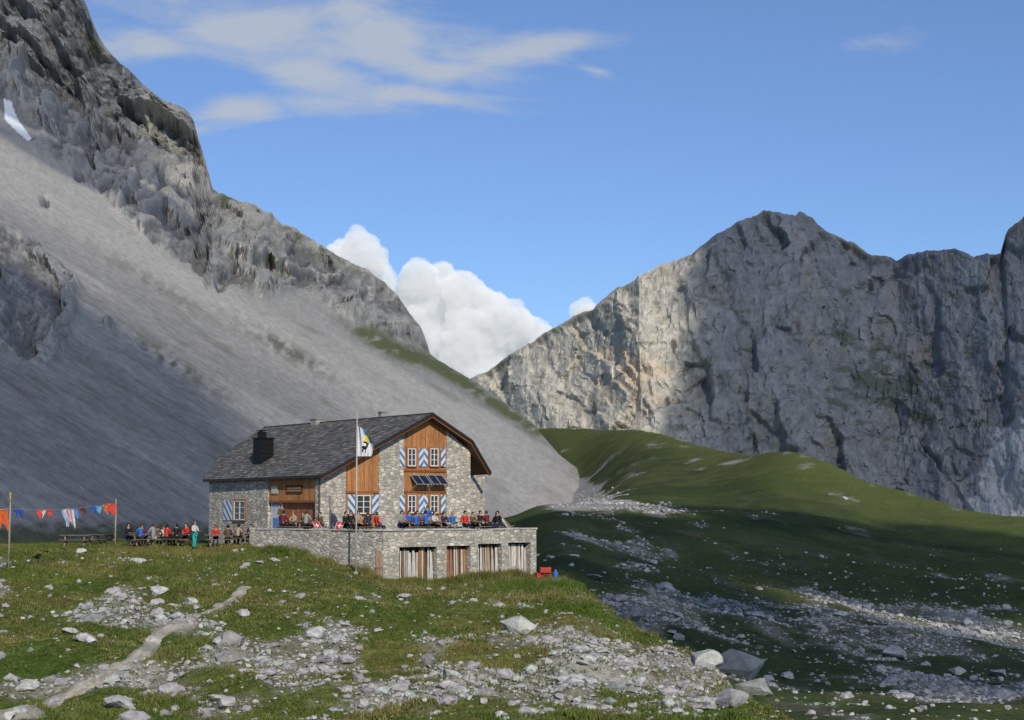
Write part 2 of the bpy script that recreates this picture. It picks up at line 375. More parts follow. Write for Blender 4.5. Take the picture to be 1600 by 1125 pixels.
def ghit(px,py,dmin=40):
    a,b=ab(px,py);a=float(a);b=float(b); c=800+F*a; j=int(round((c-cs[0])/4.5)); j=min(max(j,0),nc-1)
    col=Z2[:,j]-b*Ds; ok=np.where((col>0)&(Ds>dmin))[0]
    if len(ok)==0: return None
    i=ok[0]
    if i>0 and col[i-1]<0:
        t=col[i-1]/(col[i-1]-col[i]); Y=Ds[i-1]+(Ds[i]-Ds[i-1])*t
    else: Y=Ds[i]
    return Vector((a*Y,Y,float(gz(a*Y,Y))))
RB=[(720,1065,200,34,1.0),(900,1010,90,32,.8),(1020,1045,120,42,1.0),(290,1095,90,36,.95),(200,965,110,26,.75),(40,1070,80,28,.9),(470,1020,90,36,.65),(430,882,50,10,.5),(1130,1080,90,40,.9),(560,930,30,14,.5),(340,1030,80,28,.6),(130,1000,70,30,.65),(600,1105,120,25,.75),(520,990,50,24,.6),(180,925,34,16,.6),(210,873,30,8,.5),(5,930,12,60,.7),(180,1050,60,22,.7),(430,1080,70,38,.6),(900,1100,90,22,.55),(300,975,50,16,.6),(700,1000,60,14,.4)]
def Wk(px,py):
    r=0
    for x,y,rx,ry,w_ in RB: r=r+w_*np.exp(-((px-x)/rx)**2-((py-y)/ry)**2)
    return r
RV=[(1100,965,150,45,.85),(1300,975,170,45,.8),(1500,1000,170,36,.8),(1480,1085,220,26,.75),(1250,1060,120,22,.6),(990,890,70,42,.8),(950,805,70,26,.9),(930,775,55,14,.9),(1040,790,60,10,.6),(1060,840,80,16,.6),(1140,880,80,18,.6),(1340,925,140,16,.5),(1020,935,80,24,.8),(880,850,35,30,.4),(1110,815,60,14,.55),(1500,940,120,12,.35)]
def Wv(px,py):
    r=0
    for x,y,rx,ry,w_ in RV: r=r+w_*np.exp(-((px-x)/rx)**2-((py-y)/ry)**2)
    return r
nzA=fbm(X2/5,D2/5,0,4,31); nzB=fbm(X2/1.2,D2/1.2,0,3,32); nzC=fbm(X2/18,D2/18,0,3,33)
nzV=fbm(X2/10,D2/22,0,5,34,.65)
RW=np.where(hk,sm(Wk(PX,PY)+nzA*1.0+nzB*.45,.45,.85),sm(Wv(PX,PY)+nzV*1.5+nzB*.35,.6,1.15))
gk=mix((.060,.088,.018),(.118,.118,.034),sm(nzC+nzA*.7,-.4,.4)); gk=mix(gk,(.12,.085,.035),sm(nzA*.7-nzB,.25,.65)*.55)
gk=mix(gk,(.05,.080,.016),sm(fbm(X2/3,D2/3,4,3,38),.1,.45)*.6)
gv=mix((.050,.072,.022),(.082,.092,.034),sm(fbm(X2/40,D2/40,0,5,35,.6)+.45*nzA,-.3,.35))
gv=mix(gv,(.042,.052,.024),sm(fbm(X2/8,D2/16,0,5,39,.65),.0,.3)*.65)
gv=mix(gv,(.13,.125,.10),sm(fbm(X2/5,D2/12,7,4,40,.65),.2,.5)*.4*sm(PY,730,850))
crest=sm(D2,VD[-1][None,:]*.72,VD[-1][None,:]-5)
gv=mix(gv,(.115,.135,.040),crest*.65)  # sunshine on the crest put into the turf colour
Gc=np.where(hk[...,None],gk,gv)
rub=mix((.34,.325,.29),(.18,.17,.13),sm(nzB,-.4,.4))
Gc=mix(Gc,rub,np.clip(RW*np.where(hk,.8,.62),0,1))
fan=np.exp(-((PX-940)/70)**2-((PY-786)/14)**2)+np.exp(-((PX-890)/40)**2-((PY-772)/20)**2)+.8*np.exp(-((PX-900-(PY-750)*1.4)/16)**2-((PY-755)/26)**2)
Gc=np.where((~hk)[...,None],mix(Gc,(.30,.29,.27),np.clip(sm(fan+nzV*1.2,.35,.8),0,1)),Gc)
V=np.stack([X2,D2,Z2+CZ],-1).reshape(-1,3)
g=np_mesh('ground',V,grid_faces(nr,nc),M_gnd,Gc.reshape(-1,3)); meta(g,label='grassy alpine knoll and valley floor with limestone rubble',kind='structure')

fm_={}
def relief(name,c0,c1,step,sil,pybot,nv,Dfun,disp,colf,mat,silamp,back,label=''):
    c=np.arange(c0,c1,step); a=(c-800)/F
    s_c,s_b=cb([q[0] for q in sil],[q[1] for q in sil])
    bt=np.interp(c,s_c,s_b)+silamp(c)/F
    bb=float(ab(800,pybot)[1])
    vv=np.linspace(0,1,nv)[:,None]
    B=bb+(bt-bb)[None,:]*vv; A=a[None,:]*np.ones_like(vv)
    px,py=inv(A,B); D=Dfun(A,B,vv)
    P=np.stack([A*D,D,B*D+CZ],-1)
    P=disp(P,px,py,D,vv)
    col=colf(P,px,py,D,vv); fmk=fm_['m']
    top=P[-1]; rows=[]
    for k in range(1,7):
        q=top.copy(); dirv=np.stack([a*0+back[0],a*0+back[1],a*0+back[2]],-1); q=q+dirv*k*k*2.2; rows.append(q)
    P=np.concatenate([P,np.array(rows)]); col=np.concatenate([col,np.repeat(col[-1:],6,0)]); fmk=np.concatenate([fmk,np.repeat(fmk[-1:],6,0)])
    o=np_mesh(name,P.reshape(-1,3),grid_faces(P.shape[0],P.shape[1]),mat,col.reshape(-1,3),flatmask=fmk.ravel()); meta(o,label=label,kind='structure'); return o
LS=[(-200,-260),(60,-120),(118,-25),(130,0),(142,30),(155,62),(172,82),(200,103),(225,132),(242,150),(256,160),(288,168),(303,190),(313,225),(322,255),(333,292),(340,298),(378,318),(398,320),(440,350),(462,354),(485,371),(520,393),(560,415),(600,438),(623,462),(640,490),(658,512),(667,535),(672,553),(700,572),(735,592),(780,622),(830,660),(850,682),(872,708),(905,735),(940,756),(990,785)]
R1P=[(-300,-400),(150,-400),(700,300),(700,556),(668,556),(622,545),(585,522),(530,492),(480,462),(440,455),(412,468),(380,460),(350,445),(300,412),(240,375),(180,330),(130,290),(100,262),(60,222),(22,172),(0,158),(-300,60)]
R2P=[(-300,300),(0,345),(40,370),(88,405),(118,448),(126,482),(108,532),(68,572),(38,560),(0,540),(-300,430)]
mt={}
def LD(A,B,vv=None):
    q=np.maximum((.09-.6*A-B)/48.9,0); return 1/np.sqrt(q*q+(1/1250.)**2)
def Ldisp(P,px,py,D,vv):
    x,y,z=P[...,0],P[...,1],P[...,2]
    jx=fbm(px/40,py/40,0,5,41,.6)*30; jy=fbm(px/40,py/40,9,5,42,.6)*30
    rock=inpoly(px+jx,py+jy,R1P)|inpoly(px+jx*.8,py+jy*.8,R2P)
    for (cx,cy,rx,ry) in ((65,312,8,7),(170,505,7,11)):
        rock|=(((px+jx*.2-cx)/rx)**2+((py+jy*.2-cy)/ry)**2)<1
    rock=blur(rock.astype(float),1); wide=blur(rock,14)
    mt['rock']=rock; fm_['m']=rock>.5
    s=np.clip(D/900,.2,1.3)
    wpx=fbm(px/45,py/45,0,4,49,.6)*20; wpy=fbm(px/45,py/45,5,4,47,.6)*20
    qx=px+wpx; qy=py+wpy; ru=qx*.90+qy*.43; rv=-qx*.43+qy*.90
    big_=fbm(qx/130,qy/130,0,2,50)
    f1,e1=facet(ru/95,rv/62,54,.14); f2,e2=facet(ru/42,rv/27,55,.16); f3,e3=facet(qx/15,qy/17,56,.25)
    fin=fbm(px/8,py/10,0,4,58,.62)
    mt.update(r1=big_,f1=f1,f2=f2,f3=f3,r3=fin,e1=e1,e2=e2,e3=e3)
    f1s=blur(f1,2); f2s=blur(f2,1)
    h=s*(wide*big_*22+ wide*f1s*26+rock*(f2s*11+f3*3.6+fin*2.6)+ wide*5)
    h+= (1-rock)*(fbm(x/220,y/22,z/220,3,65)*.4+fbm(x/90,y/90,z/90,2,67)*1.6)*np.clip(D/500,.3,1)
    edge=sm(vv,1.0,.965)*.85+.15
    h=h*edge*(1-.55*sm(px,520,660))
    return P+np.array([.14,-.90,.22])*h[...,None]
def Lcol(P,px,py,D,vv):
    rock=mt['rock']
    cr_=py-px*.6
    st=fbm(cr_/9,px/160,0,4,70); st3=fbm(cr_/24,px/260,6,3,71)
    st2=fbm(cr_/60,px/400,3,3,74)
    sp_=fbm(px/5,py/5,0,3,75)
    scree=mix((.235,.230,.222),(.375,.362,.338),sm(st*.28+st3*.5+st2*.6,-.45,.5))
    lit=np.exp(-((cr_-262)/60)**2); scree=mix(scree,(.45,.43,.39),lit*.6)  # sunlit strip painted into the scree colour
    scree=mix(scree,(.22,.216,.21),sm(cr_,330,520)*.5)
    scree=scree*(1+.14*sp_)[...,None]
    gp=sm(fbm(cr_/14,px/70,5,4,78),.22,.5)*sm(py,430,520)*.35
    scree=mix(scree,(.14,.135,.09),gp)
    for (cx,cy,L_,W_,g_) in ((265,560,75,12,.9),(450,548,85,12,.8),(250,450,110,10,.5),(330,610,90,8,.4)):
        dx=px-cx;dy=py-cy;al=(dx*.86+dy*.51)/L_; ac=(-dx*.51+dy*.86)/W_
        scree=mix(scree,(.10,.10,.07),np.exp(-al**2-ac**2)*g_*sm(fbm(px/9,py/9,1,3,80),-.4,.3))
    tone=mt['r3']*.8+mt['f1']*.4+mt['f2']*.6+mt['f3']*.6+mt['r1']*.5
    rk=mix((.155,.153,.150),(.34,.333,.315),sm(tone,-.6,.6))
    joint=sm(-mt['e2'],-.07,-.01)*.35*sm(mt['r3'],-.3,.3); rk=mix(rk,(.08,.08,.08),joint)
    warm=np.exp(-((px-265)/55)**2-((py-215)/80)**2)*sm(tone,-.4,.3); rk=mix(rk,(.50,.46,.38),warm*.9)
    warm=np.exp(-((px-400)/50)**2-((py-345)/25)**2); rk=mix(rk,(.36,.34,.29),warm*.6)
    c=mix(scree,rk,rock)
    gn=fbm(px/16,py/10,0,4,82)
    silp=np.interp(px,[q[0] for q in LS],[q[1] for q in LS])
    gr=sm(gn,-.1,.3)*((np.exp(-((px-357)/26)**2-((py-silp-8)/10)**2))+np.exp(-((px-152)/20)**2-((py-78)/12)**2)+np.exp(-((px-470)/60)**2-((py-silp-10)/8)**2)*.7+np.exp(-((px-430)/100)**2-((py-410)/40)**2)*.3)
    line=np.interp(px,[470,560,620,668,735,830],[470,510,540,556,595,662]); wd=np.interp(px,[470,600,668,830],[8,14,12,10])
    gr=gr+np.exp(-((py-line-8)/wd)**2)*sm(px,500,600)*sm(gn,-.7,.1)*1.3*(px<850)
    c=mix(c,(.085,.105,.038),np.clip(gr,0,.9))
    lowg=sm(py+gn*14,812,832)*(px<420); c=mix(c,(.06,.07,.033),lowg*.85)
    sn=inpoly(px+gn*3,py+gn*3,[(8,163),(20,168),(30,190),(49,218),(44,222),(25,205),(8,188)])
    c=np.where(sn[...,None],(.8,.82,.85),c)
    return c
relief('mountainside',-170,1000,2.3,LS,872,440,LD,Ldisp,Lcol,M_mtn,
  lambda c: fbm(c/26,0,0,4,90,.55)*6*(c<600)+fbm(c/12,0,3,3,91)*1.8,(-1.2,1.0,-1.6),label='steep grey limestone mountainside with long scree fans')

FS=[(690,612),(735,592),(760,578),(800,550),(840,527),(860,512),(900,492),(930,478),(960,452),(1000,432),(1040,410),(1080,400),(1110,374),(1150,350),(1178,335),(1195,328),(1225,335),(1242,336),(1249,327),(1268,338),(1285,356),(1335,378),(1360,396),(1400,405),(1440,396),(1490,388),(1520,402),(1566,395),(1573,362),(1585,348),(1600,336),(1640,300),(1700,280),(1800,300)]
ft={}
def FD(A,B,vv):
    c=A*F+800
    return 1800+230*vv**1.1+np.interp(c,[700,1000,1200,1400,1600,1800],[300,0,40,90,-40,-120])
def Fdisp(P,px,py,D,vv):
    wx=fbm(px/50,py/50,0,4,99,.6)*16; wy=fbm(px/50,py/50,3,4,98,.6)*16; qx=px+wx; qy=py+wy
    r1=fbm(px/150-py/420,py/380,4,3,100)
    f1,e1=facet(qx/80-qy/220,qy/120,104,.12); f2,e2=facet(qx/30-qy/120,qy/52,105,.15); f3,e3=facet(qx/12,qy/20,106,.2); r3=fbm(px/7,py/9,0,4,108,.62)
    gl=ridged(qx/70-qy/260,qy/300,6,3,112,.55)
    ft.update(r1=r1,f1=f1,f2=f2,f3=f3,r3=r3,e1=e1,e2=e2,gl=gl); fm_['m']=np.ones(px.shape,bool)
    h=r1*50+blur(f1,2)*26+blur(f2,1)*8+f3*3+r3*2.6-(gl-.5)*14
    edge=sm(vv,1.0,.97)*.8+.2
    return P+np.array([-.12,-.97,.2])*(h*edge)[...,None]
def Fcol(P,px,py,D,vv):
    tone=ft['r3']*.9+ft['f1']*.3+ft['f2']*.4+ft['f3']*.5
    c=mix((.225,.225,.23),(.31,.305,.30),sm(tone,-.6,.6))
    sunlit=sm(-px,-1150,-1020); c=mix(c,mix((.38,.355,.30),(.52,.485,.41),sm(tone,-.5,.5)),sunlit*.9)  # sun on the left face painted in as a paler rock tone
    c=mix(c,(.14,.14,.14),sm(ft['gl'],.86,.95)*.35*sm(ft['r3'],-.3,.3))
    wm=sm(fbm(px/45,py/20,0,5,120)+np.exp(-((px-990)/70)**2-((py-575)/60)**2)*.5,.3,.8); c=mix(c,(.54,.41,.28),wm*.5*sm(-np.abs(py-570),-150,-40)*sm(px,880,960)*sm(-px,-1120,-1060))
    wm2=sm(fbm(px/20,py/50,4,5,122),.25,.5); c=mix(c,(.34,.285,.23),wm2*.45*sm(px,1080,1160))
    g=sm(fbm(px/28,py/12,0,5,124,.6)+np.exp(-((px-1400)/110)**2-((py-600)/60)**2)*.5+np.exp(-((px-1330)/60)**2-((py-540)/30)**2)*.2-.18,.12,.4)
    c=mix(c,(.085,.10,.06),g*.65)
    gt_=sm(fbm(px/20,py/9,2,4,126)+np.exp(-((vv-1)/.08)**2)*.3,.3,.55); c=mix(c,(.15,.16,.11),gt_*.35)
    for (cx,cy,rx,ry) in ((1053,545,5,12),(1043,622,5,9),(928,636,5,12),(1360,446,5,12),(1180,690,4,14)):  # crevice shadows painted as dark spots on the rock
        c=mix(c,(.05,.05,.052),sm(1.2-np.sqrt(((px-cx+ft['r3']*4)/rx)**2+((py-cy)/ry)**2),0,.5)*.8)
    jj=ft['r3']*16+fbm(px/30,py/30,1,3,128)*25
    sc=blur(inpoly(px+jj,py+jj*.5,[(1490,840),(1515,760),(1545,705),(1575,672),(1615,640),(1800,540),(1800,860)]).astype(float),2)
    c=mix(c,mix((.46,.45,.44),(.54,.53,.515),sm(ft['r3'],-.4,.4)),sc*.9)
    return c
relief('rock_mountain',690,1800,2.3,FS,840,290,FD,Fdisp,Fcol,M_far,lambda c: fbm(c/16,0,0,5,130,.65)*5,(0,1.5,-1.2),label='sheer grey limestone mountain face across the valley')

# ---------- path ----------
PP=[(-40,1135),(40,1112),(110,1085),(160,1062),(205,1034),(236,1010),(262,985),(300,966),(340,950),(366,932),(384,915)]
pts=[]
for k in range(len(PP)-1):
    for t in np.linspace(0,1,11)[:-1]:
        p=ghit(PP[k][0]+(PP[k+1][0]-PP[k][0])*t,PP[k][1]+(PP[k+1][1]-PP[k][1])*t)
        if p: pts.append(p)
for _ in range(4): pts=[pts[0]]+[ (pts[i-1]+pts[i]+pts[i+1])/3 for i in range(1,len(pts)-1)]+[pts[-1]]
V=[];nn=13;pc=[]
for i,p in enumerate(pts):
    d=(pts[min(i+1,len(pts)-1)]-pts[max(i-1,0)]); d.z=0; d.normalize(); nrm=Vector((-d.y,d.x,0))
    fade=1-.5*float(sm(i/len(pts),.6,1.0))
    wb=(.55+.25*float(fbm(i/4,0,0,3,150)))*fade; sh=.35*float(fbm(i/6,3,0,2,151))
    for j in range(nn):
        u_=(j/(nn-1)-.5)*2
        q=p+nrm*(u_*wb*(1+.4*float(fbm(i/1.5,u_*2,7,2,152)))+sh)
        V.append((q.x,q.y,float(gz(q.x,q.y))+.07-.11*abs(u_)**3+.06*float(fbm(i/2,u_*2,1,3,153))))
        k_=min(1,max(0,abs(u_)+.5*float(fbm(i/2,u_*3,4,2,154))))**2
        pc.append(np.array((.41,.38,.31))*(1-k_)+np.array((.22,.205,.14))*k_)
V=np.array(V); pc=np.array(pc)*(rng.uniform(.85,1.15,len(V)))[:,None]
meta(np_mesh('path',V,grid_faces(len(pts),nn),M_path,pc),label='pale trodden stony footpath winding up to the hut',kind='structure')

# ---------- rocks ----------
def rockproto(npt,seed,sub=0):
    r=random.Random(seed); bm=bmesh.new()
    sx,sy,sz=r.uniform(.8,1.25),r.uniform(.7,1.1),r.uniform(.5,.8)
    for _ in range(npt):
        v=Vector((r.gauss(0,1),r.gauss(0,1),r.gauss(0,1))).normalized()*r.uniform(.8,1)
        bm.verts.new((v.x*sx*.5,v.y*sy*.5,v.z*sz*.5))
    bmesh.ops.convex_hull(bm,input=bm.verts)
    bmesh.ops.delete(bm,geom=[v for v in bm.verts if not v.link_faces],context='VERTS')
    bmesh.ops.triangulate(bm,faces=bm.faces)
    if sub:
        bmesh.ops.subdivide_edges(bm,edges=bm.edges,cuts=sub,use_grid_fill=True)
        bmesh.ops.triangulate(bm,faces=bm.faces)
        co_=np.array([v.co[:] for v in bm.verts]); n=fbm(co_[:,0]*5+seed,co_[:,1]*5,co_[:,2]*5,3,seed)*.07+ridged(co_[:,0]*3+seed,co_[:,1]*3,co_[:,2]*3,2,seed)*.05
        for v,q in zip(bm.verts,n): v.co+=v.co.normalized()*float(q)
    bm.verts.index_update()
    V=np.array([v.co[:] for v in bm.verts]); Fc=np.array([[v.index for v in f.verts] for f in bm.faces]); bm.free(); return V,Fc
small=[rockproto(13,s) for s in range(10)]
big=[rockproto(18,s+50,2) for s in range(8)]
def occupied(x,y):
    dx=x+12.4; dy=y-110
    t=dx*.766+dy*.643; o=dx*.643-dy*.766
    return (t>-3.5)&(t<13.6)&(o>-22)&(o<9.2)
fr=(PX>-60)&(PX<1660)&(PY<1160)&(D2>48)&(D2<700)
area=np.gradient(Ds)[:,None]*(D2*4.5/F)
pk=np.where(fr&hk&(D2<125)&(PY>862),(RW**1.3+.045)*area,0).ravel(); pv=np.where(fr&(~hk)&(C2>835),(RW**1.2+.05*np.clip((PY-850)/70,0,1))*area/(D2/100)**1.2*np.clip((PY-735)/60,0,1),0).ravel()
rocks=[]
for prob,n,s0,sg in ((pk,12500,.145,.56),(pv,13500,.23,.55)):
    ix=rng.choice(len(prob),n,p=prob/prob.sum()); dd=D2.ravel()[ix]; xx=X2.ravel()[ix]+rng.normal(0,.25,n); yy_=dd+rng.normal(0,.2,n)
    sz=s0*np.exp(rng.normal(0,sg,n))*np.where(rng.random(n)<.04,2.0,1)*np.clip(dd/130,1,2.2)**.6
    ok=~occupied(xx,yy_)&(yy_>45); rocks+=list(zip(xx[ok],yy_[ok],sz[ok]))
rocks=np.array(rocks)
hand=[(1150,1048,4.2),(1105,1035,2.0),(1180,1078,2.2),(490,990,1.35),(248,923,1.3),(505,1030,1.0),(380,957,.95),(1395,1022,2.8),(1060,995,1.2),(190,1100,1.3),(45,1072,1.1),(20,1060,1.0),(130,995,.9),(110,985,.8),(440,938,.5),(468,930,.7),(560,932,.6),(215,874,.9),(180,925,1.0),(245,955,.8),(355,1030,1.1),(270,1075,1.1),(670,1030,1.0),(600,1080,.9),(1140,1095,1.6),(1050,985,.9),(95,1065,.8),(80,1060,.7),(175,1060,.9),(140,1000,.8),(385,880,.6),(405,877,.7),(430,873,.6),(735,1040,.9),(830,1045,.7),(975,1010,.7),(1200,1060,1.1),(1560,1052,1.5),(1230,1055,1.2),(1395,1060,1.2),(30,1112,.6),(320,990,.5),(5,905,.5),(8,945,.6),(5,985,.5),(345,1000,.9),(420,1050,.8),(560,1060,.8),(240,1000,.8),(700,1095,.8),(900,1060,.9)]
order=np.argsort(-(rocks[:,2]/rocks[:,1])); nb=300-len(hand)
sel=[]; drop=[]
for i in order:
    if len(sel)>=nb: break
    x,y,s=rocks[i]; zr=float(gz(x,y))+s*.2; px_,py_=inv(x/y,(zr-CZ)/y)
    if px_>1180 and py_>1085 and s>.7: drop.append(i); continue
    if not(5<px_<1595 and 700<py_<1118): continue
    h_=ghit(px_,py_)
    if h_ is None or h_.y<y-1.5-y*.03: continue
    sel.append(i)
msk=np.ones(len(rocks),bool); msk[sel]=False; msk[drop]=False
indiv=rocks[sel]; rest=rocks[msk]
def rcol(n):
    g_=rng.uniform(.27,.47,n)[:,None]; return g_*np.array([1,.975,.93])+rng.normal(0,.008,(n,3))
bigme=[]
for k,(v_,f_) in enumerate(big):
    for q in range(2):
        o=np_mesh('boulder',v_,f_,M_rock,np.tile(rcol(1),(len(v_),1)),smooth=False); bigme.append(o.data); bpy.data.objects.remove(o)
def put_boulder(x,y,s,label):
    o=bpy.data.objects.new('boulder',random.choice(bigme)); z=float(gz(x,y)); o.location=(x,y,z+s*.10); o.scale=(s,s,s*random.uniform(.7,1.05))
    o.rotation_euler=(random.uniform(-.25,.25),random.uniform(-.25,.25),random.uniform(0,6.28)); coll.objects.link(o)
    meta(o,label=label,cat='boulder',group='limestone boulders scattered over the grass')
for (px,py,s) in hand:
    p=ghit(px,py+4)
    if p: put_boulder(p.x,p.y,s,'large pale limestone boulder lying in the grass' if s>1 else 'pale grey limestone boulder lying in the grass')
for x,y,s in indiv: put_boulder(x,y,s,'small pale limestone boulder among grass and rubble')
Vs=[];Fs=[];Cs=[];off=0
zz=gz(rest[:,0],rest[:,1]); cc=rcol(len(rest))
for i,(x,y,s) in enumerate(rest):
    v_,f_=small[i%10]; a=random.uniform(0,6.28); c_,s_=math.cos(a),math.sin(a)
    R=np.array([[c_,-s_,0],[s_,c_,0],[0,0,1]]); Vs.append(v_@R.T*s+np.array([x,y,zz[i]+s*.10])); Fs.append(f_+off); off+=len(v_); Cs.append(np.tile(cc[i],(len(v_),1)))
meta(np_mesh('rubble',np.concatenate(Vs),np.concatenate(Fs),M_rock,np.concatenate(Cs),smooth=False),label='loose pale limestone rubble strewn over the turf',kind='stuff')

# ---------- grass tufts ----------
pg=np.where(fr&hk&(D2<122)&(PY>848),(1-RW*.8)*area/(D2/80),0).ravel()
n=66000; ix=rng.choice(len(pg),n,p=pg/pg.sum()); x=X2.ravel()[ix]+rng.normal(0,.15,n); y=D2.ravel()[ix]+rng.normal(0,.15,n)
# extra tufts hugging the foot of the terrace wall
ne=2600; te=rng.uniform(-.2,12.2,ne); oe=np.abs(rng.normal(0,.45,ne))+.05
xe=-7.72+te*.766+oe*.643; ye=103+te*.643-oe*.766
te2=rng.uniform(0,11,ne//2); oe2=np.abs(rng.normal(0,.45,ne//2))+.05; xe2=-7.72-te2*.819-oe2*.574; ye2=103+te2*.574-oe2*.819
ok=~occupied(x,y)
pa=np.array([(p.x,p.y) for p in pts]); dm=np.min(np.hypot(x[:,None]-pa[None,:,0],y[:,None]-pa[None,:,1]),1); ok&=(dm>.45+.3*rng.random(n))
x=np.concatenate([x[ok],xe,xe2]);y=np.concatenate([y[ok],ye,ye2]); foot=np.concatenate([np.zeros(ok.sum()),np.ones(ne+ne//2)]); n=len(x); z=gz(x,y)
hn=fbm(x/3,y/3,0,3,140); px_=800+F*x/y
tall=np.exp(-((px_-890)/70)**2)*(y>98)+foot*np.clip(.5+fbm(x/.8,y/.8,3,2,143)*1.6,0,1.4)
nbld=5; hh=(.07+.16*np.clip(hn+.3,0,1)+.25*tall)[:,None]*rng.uniform(.6,1.4,(n,nbld))
ang=rng.uniform(0,6.28,(n,nbld)); bx=x[:,None]+rng.normal(0,.09,(n,nbld)); by=y[:,None]+rng.normal(0,.09,(n,nbld)); bz_=z[:,None]-.02+0*bx
wd=.022+.02*rng.random((n,nbld)); lean=rng.normal(0,.4,(n,nbld))*hh; lean2=rng.normal(0,.4,(n,nbld))*hh
T=np.stack([np.stack([bx-np.cos(ang)*wd,by-np.sin(ang)*wd,bz_],-1),np.stack([bx+np.cos(ang)*wd,by+np.sin(ang)*wd,bz_],-1),np.stack([bx+lean,by+lean2,bz_+hh],-1)],2).reshape(-1,3)
cn=sm(fbm(x/4,y/4,0,3,141)+rng.normal(0,.25,n),-.5,.5); gc=mix((.075,.118,.020),(.175,.160,.055),cn); gc=np.repeat(gc,nbld*3,0)
meta(np_mesh('grass',T,np.arange(len(T)).reshape(-1,3),M_grass,gc,smooth=False),label='short tufted alpine grass on the knoll',kind='stuff')

# ================= HUT =================
Cn=(-12.4,110.0); uG=(.766,.643); nG=(.643,-.766); uL=(-.643,.766); nL=(-.766,-.643)
G=Frame(Cn,uG,nG); Lf=Frame(Cn,uL,nL)
base=Vector((-12.4,116,.85)); hut=empty('mountain_hut',base,label='stone and timber alpine hut with slate roof and striped shutters',cat='hut')
def FP(fr,px,py,off): t,z=fr.hit(px,py,off); return t,z,fr.pt(t,off,z)
tB,zB,B=FP(G,502,743,.7); tR,zR,R1=FP(G,677,646,.7); tK,zK,K=FP(G,738,688,.7); tE,zE,E=FP(G,767,738,.7)
tA,zA,A=FP(Lf,318,750,.45); R2=unproject(413,668,127); Mv=unproject(342,714,124); N=B.lerp(R1,.42)
def rz(t): return float(np.interp(t,[tB,tR,tK,tE],[zB,zR,zK,zE]))-.2
ORG=(.38,.17,.065)
def wc(base_c=ORG,v=.25):
    k=1+random.uniform(-v,v); return tuple(c*k for c in base_c)
tt_=lambda fr,px,off=0: fr.hit(px,760,off)[0]
zb=-.6
wm=MB(base)
sec=[(500,540),(592,631),(698,735)]
for p0,p1 in sec:
    t0,t1=tt_(G,p0),tt_(G,p1)
    if p0==500: t0=0
    wm.fbox(G,t0,t1,-.45,0,zb,rz(t0),z1b=rz(t1))
t0=tt_(G,735); t1=tt_(G,757,-1.3)
wm.fbox(G,t0-.3,t1,-1.7,-1.3,zb,rz(t0-.3),z1b=rz(t1)-.1)
wm.fbox(G,t0-.4,t0,-1.3,-.45,zb,rz(t0)-.1)
wm.fbox(G,t1-.4,t1,-13,-1.7,zb,rz(t1)-.15)
tLe=tt_(Lf,327)
topL=lambda t: float(np.interp(t,[0,tLe],[zB,zA]))+.02
ta,tb=tt_(Lf,419),tt_(Lf,499)
wm.fbox(Lf,ta,tLe,-.45,0,zb,topL(ta),z1b=topL(tLe))
if tb>.5: wm.fbox(Lf,.46,tb,-.45,0,zb,topL(0),z1b=topL(tb))
Ae=Lf.pt(tLe,0,0); Rb=Vector((R2.x+.5,R2.y-.8,0)); Gb=G.pt(t1,-13,0)
def vq(p,q,zt0,zt1): wm.face([(p.x,p.y,zb),(q.x,q.y,zb),(q.x,q.y,zt1),(p.x,p.y,zt0)])
vq(Ae,Rb,topL(tLe),R2.z-.4); vq(Rb,Gb,R2.z-.4,zE-.4)
wm.build('wall',M_mas,hut)
def cladding(fr,p0,p1,o0,o1,z0,topf,col=ORG,w=.15,name='cladding',v=.22,breaks=()):
    mb=MB(base); t0,t1=sorted((tt_(fr,p0,o1),tt_(fr,p1,o1))); t=t0
    while t<t1-.02:
        e=min(t+w*random.uniform(.85,1.15),t1)
        for bk in breaks:
            if t<bk<e: e=bk
        g_=random.uniform(0,.012)
        mb.fbox(fr,t+.008,e-.004,o0,o1-g_,z0,topf(t),wc(col,v),z1b=topf(e)); t=e
    mb.fbox(fr,t0,t1,o0-.05,o0,z0,topf(t0)-.02,(.08,.05,.03),z1b=topf(t1)-.02)
    return mb.build(name,M_wood,hut)
cladding(G,540,592,-.3,-.1,zb,rz)
cladding(G,631,698,-.3,-.1,zb,rz,breaks=(tR,))
zsig=Lf.hit(460,784,-.1)[1]
cladding(Lf,419,499,-.25,-.06,zsig,lambda t:topL(t)-.02)
cladding(Lf,443,499,-.5,-.3,zb,lambda t:zsig,col=(.33,.12,.06))
cladding(Lf,419,443,-.5,-.3,zb,lambda t:zsig,col=(.16,.09,.05))
for fr_,p0,p1,py in ((G,631,698,735),(G,631,698,768),(G,540,592,769),(Lf,419,499,784)):
    tr=MB(base)
    t0,z0=fr_.hit(p0,py,0); t1,_=fr_.hit(p1,py,0); t0,t1=sorted((t0,t1))
    tr.fbox(fr_,t0+.01,t1-.01,-.11,-.02,z0-.07,z0+.07,(.22,.09,.035))
    tr.build('timber_beam',M_wood,hut)
